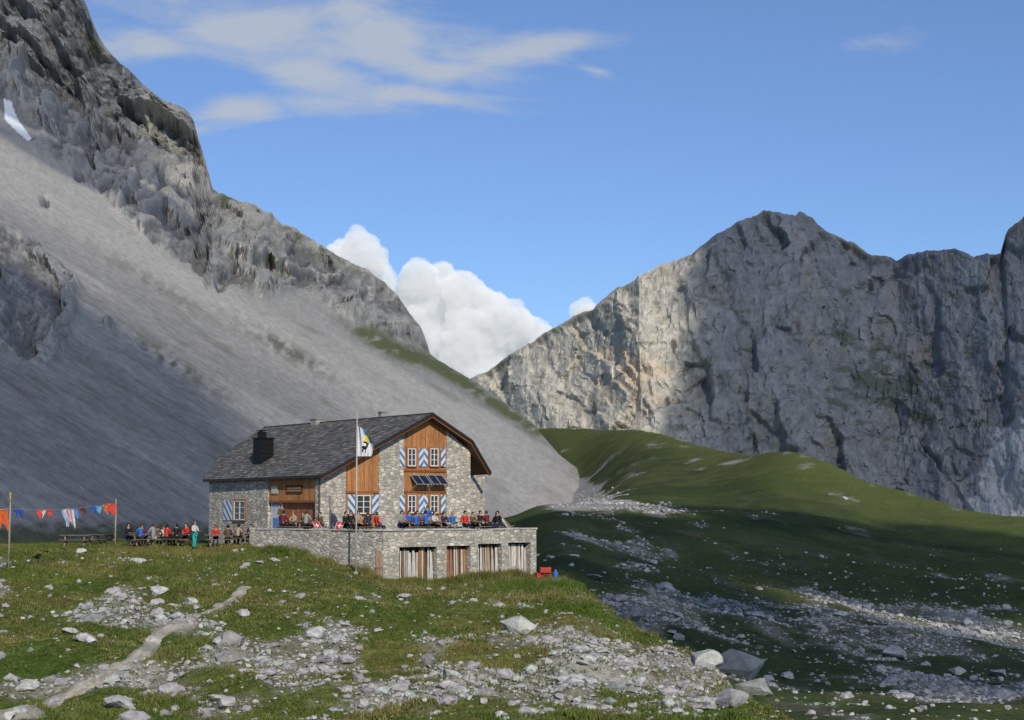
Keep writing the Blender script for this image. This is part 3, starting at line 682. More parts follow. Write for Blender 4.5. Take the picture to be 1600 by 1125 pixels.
def window(fr,p0,p1,q0,q1,off):
    t0,z1=fr.hit(p0,q0,off); t1,z0=fr.hit(p1,q1,off); t0,t1=sorted((t0,t1))
    mb=MB(base); mb.fbox(fr,t0,t1,off-.05,off+.01,z0,z1); wn=mb.build('window',M_glass,hut)
    W=(.62,.61,.58); fm=MB(base); s=.07
    fm.fbox(fr,t0-s,t0,off-.05,off+.06,z0-s,z1+s,W); fm.fbox(fr,t1,t1+s,off-.05,off+.06,z0-s,z1+s,W)
    fm.fbox(fr,t0,t1,off-.05,off+.06,z0-s,z0,W); fm.fbox(fr,t0,t1,off-.05,off+.06,z1,z1+s,W)
    tm=(t0+t1)/2
    fm.fbox(fr,tm-.035,tm+.035,off+.012,off+.05,z0,z1,W)
    for a_,b_ in ((t0,tm-.035),(tm+.035,t1)):
        for zq in (z0+(z1-z0)/3,z0+(z1-z0)*2/3): fm.fbox(fr,a_,b_,off+.012,off+.045,zq-.018,zq+.018,W)
    fm.build('frame',M_paint,wn)
    sl_=MB(base); sl_.fbox(fr,t0-.12,t1+.12,off-.05,off+.14,z0-s-.06,z0-s-.003,(.25,.11,.05)); sl_.build('sill',M_wood,wn)
    cs_=MB(base); c0=(.33,.14,.05)
    cs_.fbox(fr,t0-s-.11,t0-s-.002,off-.05,off+.07,z0-s,z1+s+.12,c0); cs_.fbox(fr,t1+s+.002,t1+s+.11,off-.05,off+.07,z0-s,z1+s+.12,c0)
    cs_.fbox(fr,t0-s,t1+s,off-.05,off+.07,z1+s+.002,z1+s+.12,c0); cs_.build('casing',M_wood,wn)
def shutter(fr,p0,p1,q0,q1,off,sg):
    t0,z1=fr.hit(p0,q0,off); t1,z0=fr.hit(p1,q1,off); t0,t1=sorted((t0,t1))
    mb=MB(base); mb.fbox(fr,t0,t1,off,off+.04,z0,z1,(.5,.5,.5),1)
    w_,h_=t1-t0,z1-z0; o=off+.0435
    def U(t,z): return ((z-z0)/h_*2.2+sg*(t-t0)/h_*2.4+10,0)
    mb.face([fr.pt(t0,o,z0),fr.pt(t1,o,z0),fr.pt(t1,o,z1),fr.pt(t0,o,z1)],(1,1,1),0,[U(t0,z0),U(t1,z0),U(t1,z1),U(t0,z1)])
    mb.build('shutter',[M_str,M_paint],hut)
for (q0,q1) in ((702,727),(775,800)):
    window(G,638,648,q0,q1,-.08); window(G,673,683,q0,q1,-.08)
    shutter(G,624,632,q0-1,q1+2,.01,1); shutter(G,654,661,q0-1,q1+2,-.06,-1); shutter(G,661.2,668,q0-1,q1+2,-.06,1); shutter(G,688.5,695.5,q0-1,q1+2,.01,-1)
window(G,558,577,775,801,-.08); shutter(G,543,554,773,803,-.06,1); shutter(G,581,591,773,803,-.06,-1)
window(Lf,367,383,784,811,0); shutter(Lf,350,363,783,813,.01,-1)
t1,z0=Lf.hit(427,824,-.28); t0,z1=Lf.hit(441,786,-.28)
mb=MB(base); mb.fbox(Lf,t0,t1,-.3,-.2,.87,z1,(.1,.2,.42)); dr=mb.build('door',M_paint,hut)
mb=MB(base)
mb.fbox(Lf,t0+.1,t1-.1,-.199,-.19,z1-1.0,z1-.12,(.5,.5,.5)); mb.fbox(Lf,t0-.1,t0-.003,-.3,-.16,.87,z1+.09,(.55,.53,.5)); mb.fbox(Lf,t1+.003,t1+.1,-.3,-.16,.87,z1+.09,(.55,.53,.5)); mb.build('door_frame',M_paint,dr)
mb=MB(base); mb.fbox(Lf,t0+.06,t0+.18,-.188,-.13,1.9,1.94,(.1,.1,.1)); mb.build('handle',M_metal,dr)
def board(p0,p1,q0,q1,off,col,name,fcol,lines=0):
    ta_,z1=Lf.hit(p1,q0,off); tb_,z0=Lf.hit(p0,q1,off); ta_,tb_=sorted((ta_,tb_))
    mb=MB(base); mb.fbox(Lf,ta_,tb_,off-.03,off+.03,z0,z1,fcol); mb.fbox(Lf,ta_+.05,tb_-.05,off+.031,off+.04,z0+.05,z1-.05,col)
    for k in range(lines):
        zc=z0+(z1-z0)*(k+1)/(lines+1); t=ta_+.14
        while t<tb_-.16:
            w_=random.uniform(.04,.07); mb.fbox(Lf,t,t+w_,off+.041,off+.047,zc-.045,zc+.045,(.35,.25,.14)); t+=w_+.035
    mb.build(name,M_wood,hut)
board(447,472,758,771,-.03,(.12,.055,.025),'sign',(.07,.035,.02),2)
board(424,434,759,772,-.03,(.5,.48,.42),'notice_board',(.35,.3,.22))
for (p0,p1) in ((641,664),(667,690)):
    ta_,zt_=G.hit(p0+4,743,.1); tb_,zb_=G.hit(p1+4,758,.1)
    mb=MB(base); P0=G.pt(ta_-.15,.0,zt_); P1=G.pt(tb_-.15,.0,zt_); Q0=G.pt(ta_-.05,.62,zb_+.02); Q1=G.pt(tb_-.05,.62,zb_+.02)
    nrm=(Q0-P0).cross(P1-P0).normalized(); nrm=nrm if nrm.z>0 else -nrm
    mb.hexa([Q0,Q1,P1,P0,Q0+nrm*.04,Q1+nrm*.04,P1+nrm*.04,P0+nrm*.04],(.02,.03,.06),0)
    for e0,e1 in ((P0,P1),(Q0,Q1),(P0,Q0),(P1,Q1),((P0+P1)/2,(Q0+Q1)/2)): mb.beam(e0+nrm*.045,e1+nrm*.045,.04,.03,(.35,.36,.38),1)
    mb.beam(Q0-nrm*.02,G.pt(ta_,-.08,zb_-.3),.04,.04,(.3,.3,.3),1); mb.beam(Q1-nrm*.02,G.pt(tb_,-.08,zb_-.3),.04,.04,(.3,.3,.3),1)
    mb.build('solar_panel',[M_solar,M_metal],hut)
rf=MB(base)
def slates(p00,p10,p01,p11,rows,cols):
    n=(p10-p00).cross(p01-p00).normalized(); n=n if n.z>0 else -n
    def P(s,t): return p00.lerp(p10,s).lerp(p01.lerp(p11,s),t)
    for r in range(rows):
        s=0; js=(r%2)*.5/cols
        t0=r/rows; t1=min((r+1.25)/rows,1)
        first=True
        while s<1-1e-4:
            e=min(s+(1/cols)*random.uniform(.8,1.2)-(js if first else 0),1); first=False
            g_=random.uniform(.10,.17)*random.choice((1,1,1,1.5,.75)); l=random.uniform(.02,.04)
            a,b_,c_,d_=P(s+.001,t0),P(e-.001,t0),P(e-.001,t1),P(s+.001,t1)
            col=(g_*1.06,g_*.99,g_*.88)
            rf.face([a+n*(l+.02),b_+n*(l+.02),c_+n*.012,d_+n*.012],col); rf.face([a+n*(l+.02),b_+n*(l+.02),b_,a],col); s=e
    rf.face([p00-n*.005,p10-n*.005,p11-n*.005,p01-n*.005],(.06,.06,.06))
    rf.face([p00-n*.13,p10-n*.13,p11-n*.13,p01-n*.13],(.10,.06,.03),1)
slates(A,B,Mv,N,14,46); slates(Mv,N,R2,R1,19,46)
dv=(R2-R1); K2=K+dv*.95; E2=E+dv*.95
slates(K,K2,R1,R2,12,46); slates(E,E2,K,K2,10,46)
roof=rf.build('roof',[M_slate,M_wood],hut)
vb=MB(base)
for p,q in ((B,R1),(R1,K),(K,E)):
    vb.beam(p+Vector((0,0,-.05)),q+Vector((0,0,-.05)),.06,.16,(.025,.023,.022))
    i_=Vector((-nG[0]*.12,-nG[1]*.12,-.2)); vb.beam(p+i_,q+i_,.1,.14,(.20,.08,.035))
vb.beam(A+Vector((0,0,-.07)),B+Vector((0,0,-.07)),.12,.14,(.03,.028,.027)); vb.beam(A+Vector((0,0,-.03)),Mv+Vector((0,0,-.05)),.06,.14,(.03,.03,.03)); vb.beam(Mv+Vector((0,0,-.05)),R2+Vector((0,0,-.05)),.06,.14,(.03,.03,.03))
vb.beam(E+Vector((0,0,-.07)),E2+Vector((0,0,-.07)),.12,.14,(.03,.028,.027))
vb.beam(R1+Vector((0,0,.03)),R2+Vector((0,0,.03)),.2,.07,(.05,.05,.05))
vb.build('verge_board',M_metal,roof)
for k in range(9):
    rb=MB(base); p=A.lerp(B,(k+.5)/9); q=p+Vector((-nL[0]*.6,-nL[1]*.6,.05)); rb.beam(p+Vector((0,0,-.2)),q,.1,.12,(.14,.07,.03)); rb.build('rafter',M_wood,roof)
def chim(px,q0,q1,D,side,col):
    p=unproject(px,q1,D); z1=unproject(px,q0,D).z; mb=MB(base); fr_=Frame((p.x,p.y),uG,nG); h=side/2
    mb.fbox(fr_,-h,h,-h,h,p.z-.6,z1,col)
    mb.fbox(fr_,-h-.06,h+.06,-h-.06,h+.06,z1+.002,z1+.08,tuple(c*.8 for c in col))
    return mb,fr_,z1
mb,fr_,z1=chim(411,686,722,118.6,1.02,(.007,.007,.008))
mb.fbox(fr_,-.3,.12,-.3,.2,z1+.082,z1+.5,(.008,.008,.009)); mb.fbox(fr_,-.4,.22,-.4,.3,z1+.56,z1+.6,(.01,.01,.01)); mb.fbox(fr_,-.2,-.1,-.2,-.1,z1+.5,z1+.56,(.02,.02,.02))
for k in range(4): mb.fbox(fr_,-.53,.53,.512,.53,z1-.3-k*.3,z1-.24-k*.3,(.015,.015,.015))
mb.build('chimney',M_metal,roof)
mb,fr_,z1=chim(496,656,664,123,.75,(.30,.28,.25)); mb.build('chimney',M_paint,roof)
mb,fr_,z1=chim(597,645,654,120,.4,(.28,.26,.24)); mb.tube([fr_.pt(0,0,z1),fr_.pt(0,0,z1+.2)],.1,8,(.3,.3,.3)); mb.build('chimney',M_paint,roof)
mb=MB(base); mb.tube([G.pt(-.02,.08,topL(0)-.15),G.pt(-.02,.08,.9)],.05,8,(.1,.07,.05)); mb.build('drain_pipe',M_metal,hut)

# ================= TERRACE =================
T=(-7.72,103.0); uT=(-.819,.574); nT=(-.574,-.819)
_a,_b=ab(600,828); zt=CZ+float(_b)*103; fz=zt-.3
TF=Frame(T,uG,nG); TL=Frame(T,uT,nT)
tb_=Vector((T[0],T[1]+4,fz)); ter=empty('stone_terrace',tb_,label='dry stone terrace above a basement with weathered plank doors',cat='terrace')
tFe=TF.hit(838,860)[0]; tLe2=TL.hit(390,840)[0]
wl=MB(tb_)
bays=[(624,683,855,911,0),(698,735,853,907,1),(747,784,850,903,2),(794,829,848,899,3)]
bots=-3.6; prev=0.0
for (p0,p1,q0,q1,k) in bays:
    t0,z1=TF.hit(p0,q0); t1,z0=TF.hit(p1,q1)
    wl.fbox(TF,prev,t0,-.6,0,bots,z1); wl.fbox(TF,t0,t1,-.6,0,bots,z0)
    wl.fbox(TF,prev,t1,-.6,.004,z1,zt-.06)
    prev=t1
wl.fbox(TF,prev,tFe,-.6,.0,bots,zt-.06)
wl.fbox(TL,.0,tLe2,-.5,-.002,-2.9,zt-.06)
Rf=Frame(TF.pt(tFe,0,0)[:2],(-nG[0],-nG[1]),uG); wl.fbox(Rf,.6,8.2,-.5,0,bots,zt-.06)
Lw=Frame(TL.pt(tLe2,0,0)[:2],(.766,.643),(-.643,.766)); wl.fbox(Lw,.3,4.0,-.5,0,-2,zt-.06)
wl.build('wall',M_mas,ter)
cp=MB(tb_)
for fr_,te in ((TF,tFe),(TL,tLe2)):
    t=-.03
    while t<te:
        e=min(t+random.uniform(.4,1.0),te+.05); g_=random.uniform(.33,.5); cp.fbox(fr_,t+.005,e-.01,-.54,.06+random.uniform(-.04,.05),zt-.058,zt+random.uniform(-.02,.07),(g_,g_*.96,g_*.88)); t=e
cp.build('coping',M_rock,ter)
fp=[TF.pt(.1,-.3,0),TF.pt(tFe-.1,-.3,0),TF.pt(tFe-.1,-8.2,0),Lf.pt(8.5,0.01,0),TL.pt(tLe2-.1,-.3,0)]
fl_=MB(tb_); lo=[Vector((p.x,p.y,fz-.2)) for p in fp]; hi=[Vector((p.x,p.y,fz)) for p in fp]
c0=(.30,.29,.27); fl_.face(hi,c0); fl_.face(lo,c0)
for i in range(5): fl_.face([lo[i],lo[(i+1)%5],hi[(i+1)%5],hi[i]],c0)
fl_.build('floor',M_rock,ter)
pal=[[(.52,.50,.46),(.50,.46,.40),(.22,.13,.07),(.55,.53,.49),(.30,.17,.08)],[(.28,.13,.07),(.36,.2,.11),(.24,.13,.08),(.45,.40,.34)],[(.5,.48,.44),(.55,.52,.49),(.38,.26,.16)],[(.5,.46,.41),(.36,.22,.12),(.55,.53,.5)]]
for (p0,p1,q0,q1,k) in bays:
    t0,z1=TF.hit(p0,q0); t1,z0=TF.hit(p1,q1); mb=MB(tb_); t=t0+.02
    mb.fbox(TF,t0,t1,-.6,-.56,z0,z1,(.03,.02,.015))
    while t<t1-.06:
        e=min(t+random.uniform(.1,.2),t1-.01); gp_=random.uniform(.02,.08); zt_=z1-random.choice((.08,.12,.2,.35)); sk=random.uniform(-.07,.07)
        sk=min(max(sk,t0-t),t1-e)
        mb.hexa([TF.pt(t,-.36,z0),TF.pt(e-gp_,-.36,z0),TF.pt(e-gp_,-.32,z0),TF.pt(t,-.32,z0),TF.pt(t+sk,-.42,zt_),TF.pt(e-gp_+sk,-.42,zt_),TF.pt(e-gp_+sk,-.38,zt_),TF.pt(t+sk,-.38,zt_)],wc(random.choice(pal[k]),.15)); t=e
    mb.build('plank_door',M_wood,ter)
mb=MB(tb_)
mb.fbox(TL,.12,.55,0.001,.05,CZ+float(ab(600,903)[1])*103,CZ+float(ab(600,862)[1])*103,(.40,.26,.16)); mb.fbox(TL,.14,.53,.052,.07,-1.2,-1.05,(.3,.2,.12)); mb.build('hatch',M_wood,ter)

# ================= PEOPLE =================
def skin(pts_,edges,rad,root=0,lev=1):
    me=bpy.data.meshes.new('t'); me.from_pydata(pts_,edges,[]); o=bpy.data.objects.new('t',me); coll.objects.link(o)
    o.modifiers.new('s','SKIN')
    sv=me.skin_vertices[0].data
    for i,r in enumerate(rad): sv[i].radius=(r,r) if not isinstance(r,tuple) else r
    sv[root].use_root=True
    o.modifiers['s'].use_smooth_shade=True
    ss=o.modifiers.new('u','SUBSURF'); ss.levels=lev; ss.render_levels=lev
    dg=bpy.context.evaluated_depsgraph_get(); m2=bpy.data.meshes.new_from_object(o.evaluated_get(dg)); bpy.data.objects.remove(o)
    m2.polygons.foreach_set('use_smooth',[True]*len(m2.polygons)); return m2
def pose(kind):
    J={}
    if kind.startswith('sit'):
        ln=-.10 if kind=='sit_table' else .06
        J=dict(pel=(0,0,.55),wai=(0,ln*.3,.72),che=(0,ln*.8,.95),nb=(0,ln,1.10),nk=(0,ln-.02,1.17),hd=(0,ln-.04,1.27),tp=(0,ln-.03,1.36))
        for s,k in ((1,'L'),(-1,'R')):
            J['sh'+k]=(s*.18,ln,1.05)
            if kind=='sit_table': J['el'+k]=(s*.25,ln-.10,.82); J['wr'+k]=(s*.13,ln-.33,.80); J['pa'+k]=(s*.10,ln-.42,.80); fd=(0,-1,0)
            else: J['el'+k]=(s*.25,ln+.02,.78); J['wr'+k]=(s*.16,-.22,.66); J['pa'+k]=(s*.14,-.31,.645); fd=(0,-1,-.1)
            J['hi'+k]=(s*.09,-.03,.52); J['kn'+k]=(s*.13,-.45,.52); J['an'+k]=(s*.13,-.42,.09); J['to'+k]=(s*.14,-.60,.04)
    else:
        b_=0.0
        J=dict(pel=(0,0,.95),wai=(0,b_*.3,1.12),che=(0,b_*.8,1.34),nb=(0,b_,1.49),nk=(0,b_-.01,1.55),hd=(0,b_-.03,1.64),tp=(0,b_-.02,1.73))
        for s,k in ((1,'L'),(-1,'R')):
            J['sh'+k]=(s*.18,b_,1.43)
            if kind=='stand_hold': J['el'+k]=(s*.25,b_-.06,1.17); J['wr'+k]=(s*.14,b_-.28,1.14); J['pa'+k]=(s*.11,b_-.37,1.15); fd=(0,-1,0)
            else: J['el'+k]=(s*.25,.03,1.16); J['wr'+k]=(s*.26,-.04,.92); J['pa'+k]=(s*.26,-.06,.83); fd=(0,-.2,-1)
            J['hi'+k]=(s*.09,0,.91); J['kn'+k]=(s*.11,-.02+(.04*s),.50); J['an'+k]=(s*.12,.03+(.05*s),.08); J['to'+k]=(s*.13,-.13+(.05*s),.04)
    return J,Vector(fd)
RAD=dict(pel=.135,wai=.12,che=.135,nb=.07,nk=.05,hd=.088,tp=.06,sh=.062,el=.042,wr=.026,pa=.032,hi=.09,kn=.06,an=.04,to=.036)
def rad_(k): return RAD[k[:-1]] if k[-1] in 'LR' else RAD[k]
def proto(kind):
    J,fd=pose(kind); names=list(J); P=[J[k] for k in names]; ix={k:i for i,k in enumerate(names)}; R=[rad_(k) for k in names]
    Ed=[('pel','wai'),('wai','che'),('che','nb'),('nb','nk'),('nk','hd'),('hd','tp')]
    for k in 'LR': Ed+=[('nb','sh'+k),('sh'+k,'el'+k),('el'+k,'wr'+k),('wr'+k,'pa'+k),('pel','hi'+k),('hi'+k,'kn'+k),('kn'+k,'an'+k),('an'+k,'to'+k)]
    E_=[(ix[a],ix[b]) for a,b in Ed]
    P.append((J['hd'][0],J['hd'][1]-.11,J['hd'][2]-.01)); R.append(.018); E_.append((ix['hd'],len(P)-1))
    for k,s in (('L',1),('R',-1)):
        pa=Vector(J['pa'+k]); side=Vector((1,0,0)) if abs(fd.z)<.5 else Vector((0,1,0))
        for f in range(5):
            o_=side*((f-1.5)*.02) if f<4 else side*(-s*.04 if abs(fd.z)<.5 else -.04)
            ln=(.065,.08,.075,.055,.05)[f]; st_=pa+o_*1.0+fd.normalized()*(.03 if f<4 else .0)
            m_=st_+fd.normalized()*ln*.5; e_=st_+fd.normalized()*ln+Vector((0,.012 if abs(fd.z)>.5 else 0,-.015))
            b0=len(P); P+=[tuple(m_),tuple(e_)]; R+=[.010,.007]; E_+=[(ix['pa'+k],b0),(b0,b0+1)]
    body=skin(P,E_,R)
    def sub(keys,eds,ex,over={}):
        im={k:i for i,k in enumerate(keys)}
        return skin([J[k] for k in keys],[(im[a],im[b]) for a,b in eds],[over.get(k[:-1] if k[-1] in 'LR' else k,rad_(k)+ex) for k in keys])
    jk=['pel','wai','che','nb']+[a+k for k in 'LR' for a in ('sh','el','wr')]
    jacket=sub(jk,[('pel','wai'),('wai','che'),('che','nb')]+[(a,b) for k in 'LR' for a,b in (('nb','sh'+k),('sh'+k,'el'+k),('el'+k,'wr'+k))],.022,{'nb':.082,'wr':.036})
    tk=['pel']+[a+k for k in 'LR' for a in ('hi','kn','an')]
    trs=sub(tk,[(a,b) for k in 'LR' for a,b in (('pel','hi'+k),('hi'+k,'kn'+k),('kn'+k,'an'+k))],.014,{'pel':.14})
    hc=Vector(J['hd'])+Vector((0,.012,.025)); mb=MB(); mb.ball(hc,(.108,.118,.125),nu=12,nv=9,keep=lambda c:(c.y>-.02 or c.z>.05) and c.z>-.10); h=mb.build('h',M_cloth,smooth=True); hair=h.data; bpy.data.objects.remove(h)
    mb=MB()
    for k in 'LR':
        a=Vector(J['an'+k]); t=Vector(J['to'+k]); mb.ball((a*.45+t*.55)+Vector((0,.0,-.005)),(.055,.14,.05),nu=10,nv=6)
    h=mb.build('h',M_cloth,smooth=True); shoes=h.data; bpy.data.objects.remove(h)
    return dict(body=body,jacket=jacket,trousers=trs,hair=hair,shoes=shoes)
PR={k:proto(k) for k in ('sit_table','sit_relax','stand','stand_hold')}
_mc={}
def solid(col,rough=.85,nm='fabric'):
    k=(tuple(col),nm)
    if k not in _mc:
        m,nt,b=newmat(nm); nz=nd(nt,'ShaderNodeTexNoise'); nz.inputs['Scale'].default_value=9; mr=nd(nt,'ShaderNodeMapRange'); mr.inputs[3].default_value=.8; mr.inputs[4].default_value=1.15
        vs=nd(nt,'ShaderNodeVectorMath',operation='SCALE'); vs.inputs[0].default_value=col; nt.links.new(nz.outputs[0],mr.inputs[0]); nt.links.new(mr.outputs[0],vs.inputs['Scale']); nt.links.new(vs.outputs[0],b.inputs['Base Color']); b.inputs['Roughness'].default_value=rough; _mc[k]=m
    return _mc[k]
for pr in PR.values():
    for m_ in pr.values():
        m_.materials.clear(); m_.materials.append(None)
def setm(o,m): o.material_slots[0].link='OBJECT'; o.material_slots[0].material=m
CN={'black':(.015,.015,.018),'navy':(.02,.03,.07),'red':(.50,.03,.025),'blue':(.03,.12,.38),'grey':(.25,.25,.26),'pale':(.5,.5,.5),'turquoise':(.03,.38,.36),'brown':(.12,.07,.04),'white':(.6,.6,.58),'orange':(.6,.16,.04),'green':(.06,.14,.06),'beige':(.35,.28,.2),'purple':(.12,.06,.16),'maroon':(.16,.02,.03)}
HC={'dark':(.02,.015,.01),'brown':(.07,.04,.02),'blond':(.28,.19,.09),'grey':(.3,.3,.3)}
def person(kind,loc,rot,jc,tc_,hc='dark',what='at table'):
    pr=PR[kind]; b_=bpy.data.objects.new('person',pr['body']); coll.objects.link(b_); b_.location=loc; b_.rotation_euler=(0,0,rot); s=random.uniform(.97,1.07); b_.scale=(s,s,s)
    setm(b_,solid((.42,.25,.17),.6,'skin'))
    verb='sitting' if kind.startswith('sit') else 'standing'
    meta(b_,label=f'person in {jc} jacket, {tc_} trousers, {verb} {what}',cat='person',group='guests outside the hut')
    for nm,c in (('jacket',CN[jc]),('trousers',CN[tc_]),('hair',HC[hc]),('shoes',(.04,.03,.025))):
        o=bpy.data.objects.new(nm,pr[nm]); coll.objects.link(o); o.parent=b_; setm(o,solid(c))
def table_parts():
    c=lambda: wc((.20,.15,.105),.2)
    mb=MB()
    for k in range(5): mb.box(-.95,.95,-.37+k*.15,-.37+k*.15+.14,.71,.75,c())
    mb.box(-.7,-.6,-.34,.34,.66,.708,c()); mb.box(.6,.7,-.34,.34,.66,.708,c()); o=mb.build('table_top',M_wood); out=[('table_top',o.data)]; bpy.data.objects.remove(o)
    for s in (-1,1):
        mb=MB()
        for k in range(2): mb.box(-.95,.95,s*.7-.14+k*.145,s*.7-.14+k*.145+.135,.42,.455,c())
        o=mb.build('bench_seat',M_wood); out.append(('bench_seat',o.data)); bpy.data.objects.remove(o)
    for x in (-.62,.62):
        mb=MB(); mb.beam((x,-.22,.66),(x,-.62,0),.09,.05,c()); mb.beam((x,.22,.66),(x,.62,0),.09,.05,c()); mb.beam((x,-.8,.39),(x,.8,.39),.05,.09,c())
        o=mb.build('leg',M_wood); out.append(('leg',o.data)); bpy.data.objects.remove(o)
    return out
TP=table_parts()
def table(loc,rot):
    e=empty('picnic_table',loc,label='weathered wooden picnic table with attached benches',cat='table',group='picnic tables around the hut'); e.rotation_euler=(0,0,rot)
    for nm,d in TP:
        o=bpy.data.objects.new(nm,d); o.parent=e; coll.objects.link(o)
    return e
def seated(tloc,rot,side,x,jc,tc_,hc='dark',kind='sit_table'):
    R=Matrix.Rotation(rot,3,'Z'); p=Vector(tloc)+R@Vector((x,side*.70,-.01))
    person(kind,p,rot+(0 if side>0 else math.pi)+random.uniform(-.25,.25),jc,tc_,hc,'at picnic table')
def gp(px,D,z=None):
    a=float(ab(px,830)[0]); x=a*D; return Vector((x,D,float(gz(x,D)) if z is None else z))
t=gp(118,113.6); table(t,.1); t=gp(160,116); table(t,-.5)
r_=.75
t=gp(220,113.0); table(t,r_)
seated(t,r_,1,-.6,'black','navy'); seated(t,r_,1,.45,'maroon','black'); seated(t,r_,-1,.55,'grey','grey','brown'); seated(t,r_,-1,-.4,'blue','black','brown')
t=gp(250,117); table(t,.1)
seated(t,.1,1,-.6,'blue','black'); seated(t,.1,1,.2,'white','navy','brown'); seated(t,.1,-1,-.1,'brown','navy','brown')
t=gp(276,113.3); table(t,-.5)
seated(t,-.5,1,-.5,'navy','navy','brown'); seated(t,-.5,1,.35,'red','navy','brown'); seated(t,-.5,-1,.5,'black','black'); seated(t,-.5,-1,-.3,'red','black','dark')
person('stand_hold',gp(304,112.2),.9,'pale','turquoise','blond','beside picnic table')
t=gp(342,112.0); table(t,.3)
seated(t,.3,1,-.1,'red','navy','brown'); seated(t,.3,-1,.5,'brown','black')
t=gp(374,113.6); table(t,-.4); seated(t,-.4,1,-.4,'maroon','navy','brown'); seated(t,-.4,1,.5,'black','grey'); seated(t,-.4,-1,.3,'beige','black')
def wallD(px):
    fr_=TF if px>600 else TL; tq,_=fr_.hit(px,830); return fr_.pt(tq,0,0).y
def tp(px,d): return gp(px,wallD(px)+d,fz)
ths=math.atan2(.643,.766)
for px,d,rt,ppl in ((458,2.6,-.6,[(1,-.5,'beige','grey','blond'),(1,.3,'brown','navy','brown'),(-1,-.3,'maroon','black','dark')]),
    (485,2.2,-.6,[(1,.3,'brown','navy','dark'),(-1,.2,'grey','black','brown')]),
    (560,3.0,ths,[(1,-.6,'black','black','dark'),(1,.4,'beige','navy','brown'),(-1,.3,'navy','black','brown')]),
    (648,2.4,ths,[(1,-.6,'grey','navy','dark'),(1,0,'blue','black','brown'),(1,.6,'purple','grey','dark'),(-1,-.4,'blue','navy','brown'),(-1,.4,'blue','black','dark')]),
    (697,2.6,ths,[(1,-.5,'pale','black','brown'),(1,.3,'navy','navy','dark'),(-1,0,'blue','grey','blond')]),
    (757,2.4,ths,[(1,-.5,'brown','navy','brown'),(1,.1,'black','black','dark'),(-1,.5,'black','navy','dark'),(-1,-.3,'maroon','black','brown')])):
    t=tp(px,d); table(t,rt)
    for s_,x_,a_,b_,c_ in ppl: seated(t,rt,s_,x_,a_,b_,c_)
for px,d,rt,jc,tc_,hc in ((590,1.3,2.2,'red','navy','brown'),(727,1.2,.6,'red','black','dark'),(777,1.4,-.5,'black','navy','dark'),(548,1.6,.3,'black','black','dark')):
    p=tp(px,d)
    st_=empty('stool',p,label='small wooden stool on the terrace',cat='stool',group='stools on the terrace')
    mb=MB(); mb.box(-.2,.2,-.18,.18,.42,.46,(.2,.13,.08)); o=mb.build('seat',M_wood,st_)
    for sx in (-1,1):
        for sy in (-1,1): mb=MB(); mb.beam((sx*.14,sy*.12,.42),(sx*.18,sy*.16,0),.04,.04,(.18,.12,.07)); mb.build('leg',M_wood,st_)
    person('sit_relax',p,rt,jc,tc_,hc,'on terrace stool')
person('stand',tp(668,4.6),.2,'blue','grey','brown','on the terrace'); person('stand_hold',tp(440,3.4),.4,'brown','navy','brown','near hut door')
for px,rt in ((499,.75),(528,-.35)):
    p=tp(px,.95); e=empty('folding_chair',p,label='red folding chair with white cross on its back',cat='chair',group='red folding chairs on the terrace'); e.rotation_euler=(0,0,rt)
    mb=MB()
    for s in (-1,1): mb.beam((s*.24,.3,0),(s*.24,-.25,.50),.03,.03,(.5,.5,.5)); mb.beam((s*.24,-.3,0),(s*.24,.42,.74),.03,.03,(.5,.5,.5))
    mb.build('frame',M_metal,e)
    mb=MB(); mb.hexa([(-.23,.08,.32),(.23,.08,.32),(.23,.10,.30),(-.23,.10,.30),(-.23,.40,.74),(.23,.40,.74),(.23,.42,.73),(-.23,.42,.73)],(.50,.02,.02))
    def cq(x0,x1,k0,k1):
        f=lambda k:(.08+.32*k-.006,.32+.42*k); mb.face([(x0,*f(k0)),(x1,*f(k0)),(x1,*f(k1)),(x0,*f(k1))],(.6,.6,.6))
    cq(-.04,.04,.2,.8); cq(-.13,-.0401,.42,.6); cq(.0401,.13,.42,.6)
    mb.build('backrest',M_cloth,e)
    mb=MB(); mb.box(-.23,.23,-.22,.10,.31,.33,(.45,.02,.02)); mb.build('seat',M_cloth,e)
p=tp(793,1.3); e=empty('deck_chair',p,label='pale canvas deck chair leaning back on the terrace',cat='chair'); e.rotation_euler=(0,0,1.2)
mb=MB()
for s in (-1,1): mb.beam((s*.3,-.55,.05),(s*.3,.5,1.0),.04,.04,(.3,.2,.1)); mb.beam((s*.27,.45,.0),(s*.27,-.35,.5),.04,.04,(.3,.2,.1))
mb.build('frame',M_wood,e); mb=MB()
for k in range(6):
    f=lambda q:(-.5+q*.95/6,.1+q*.85/6-.12*math.sin(math.pi*q/6)); mb.face([(-.27,*f(k)),(.27,*f(k)),(.27,*f(k+1)),(-.27,*f(k+1))],(.55,.56,.6))
mb.build('seat',M_cloth,e,smooth=True)

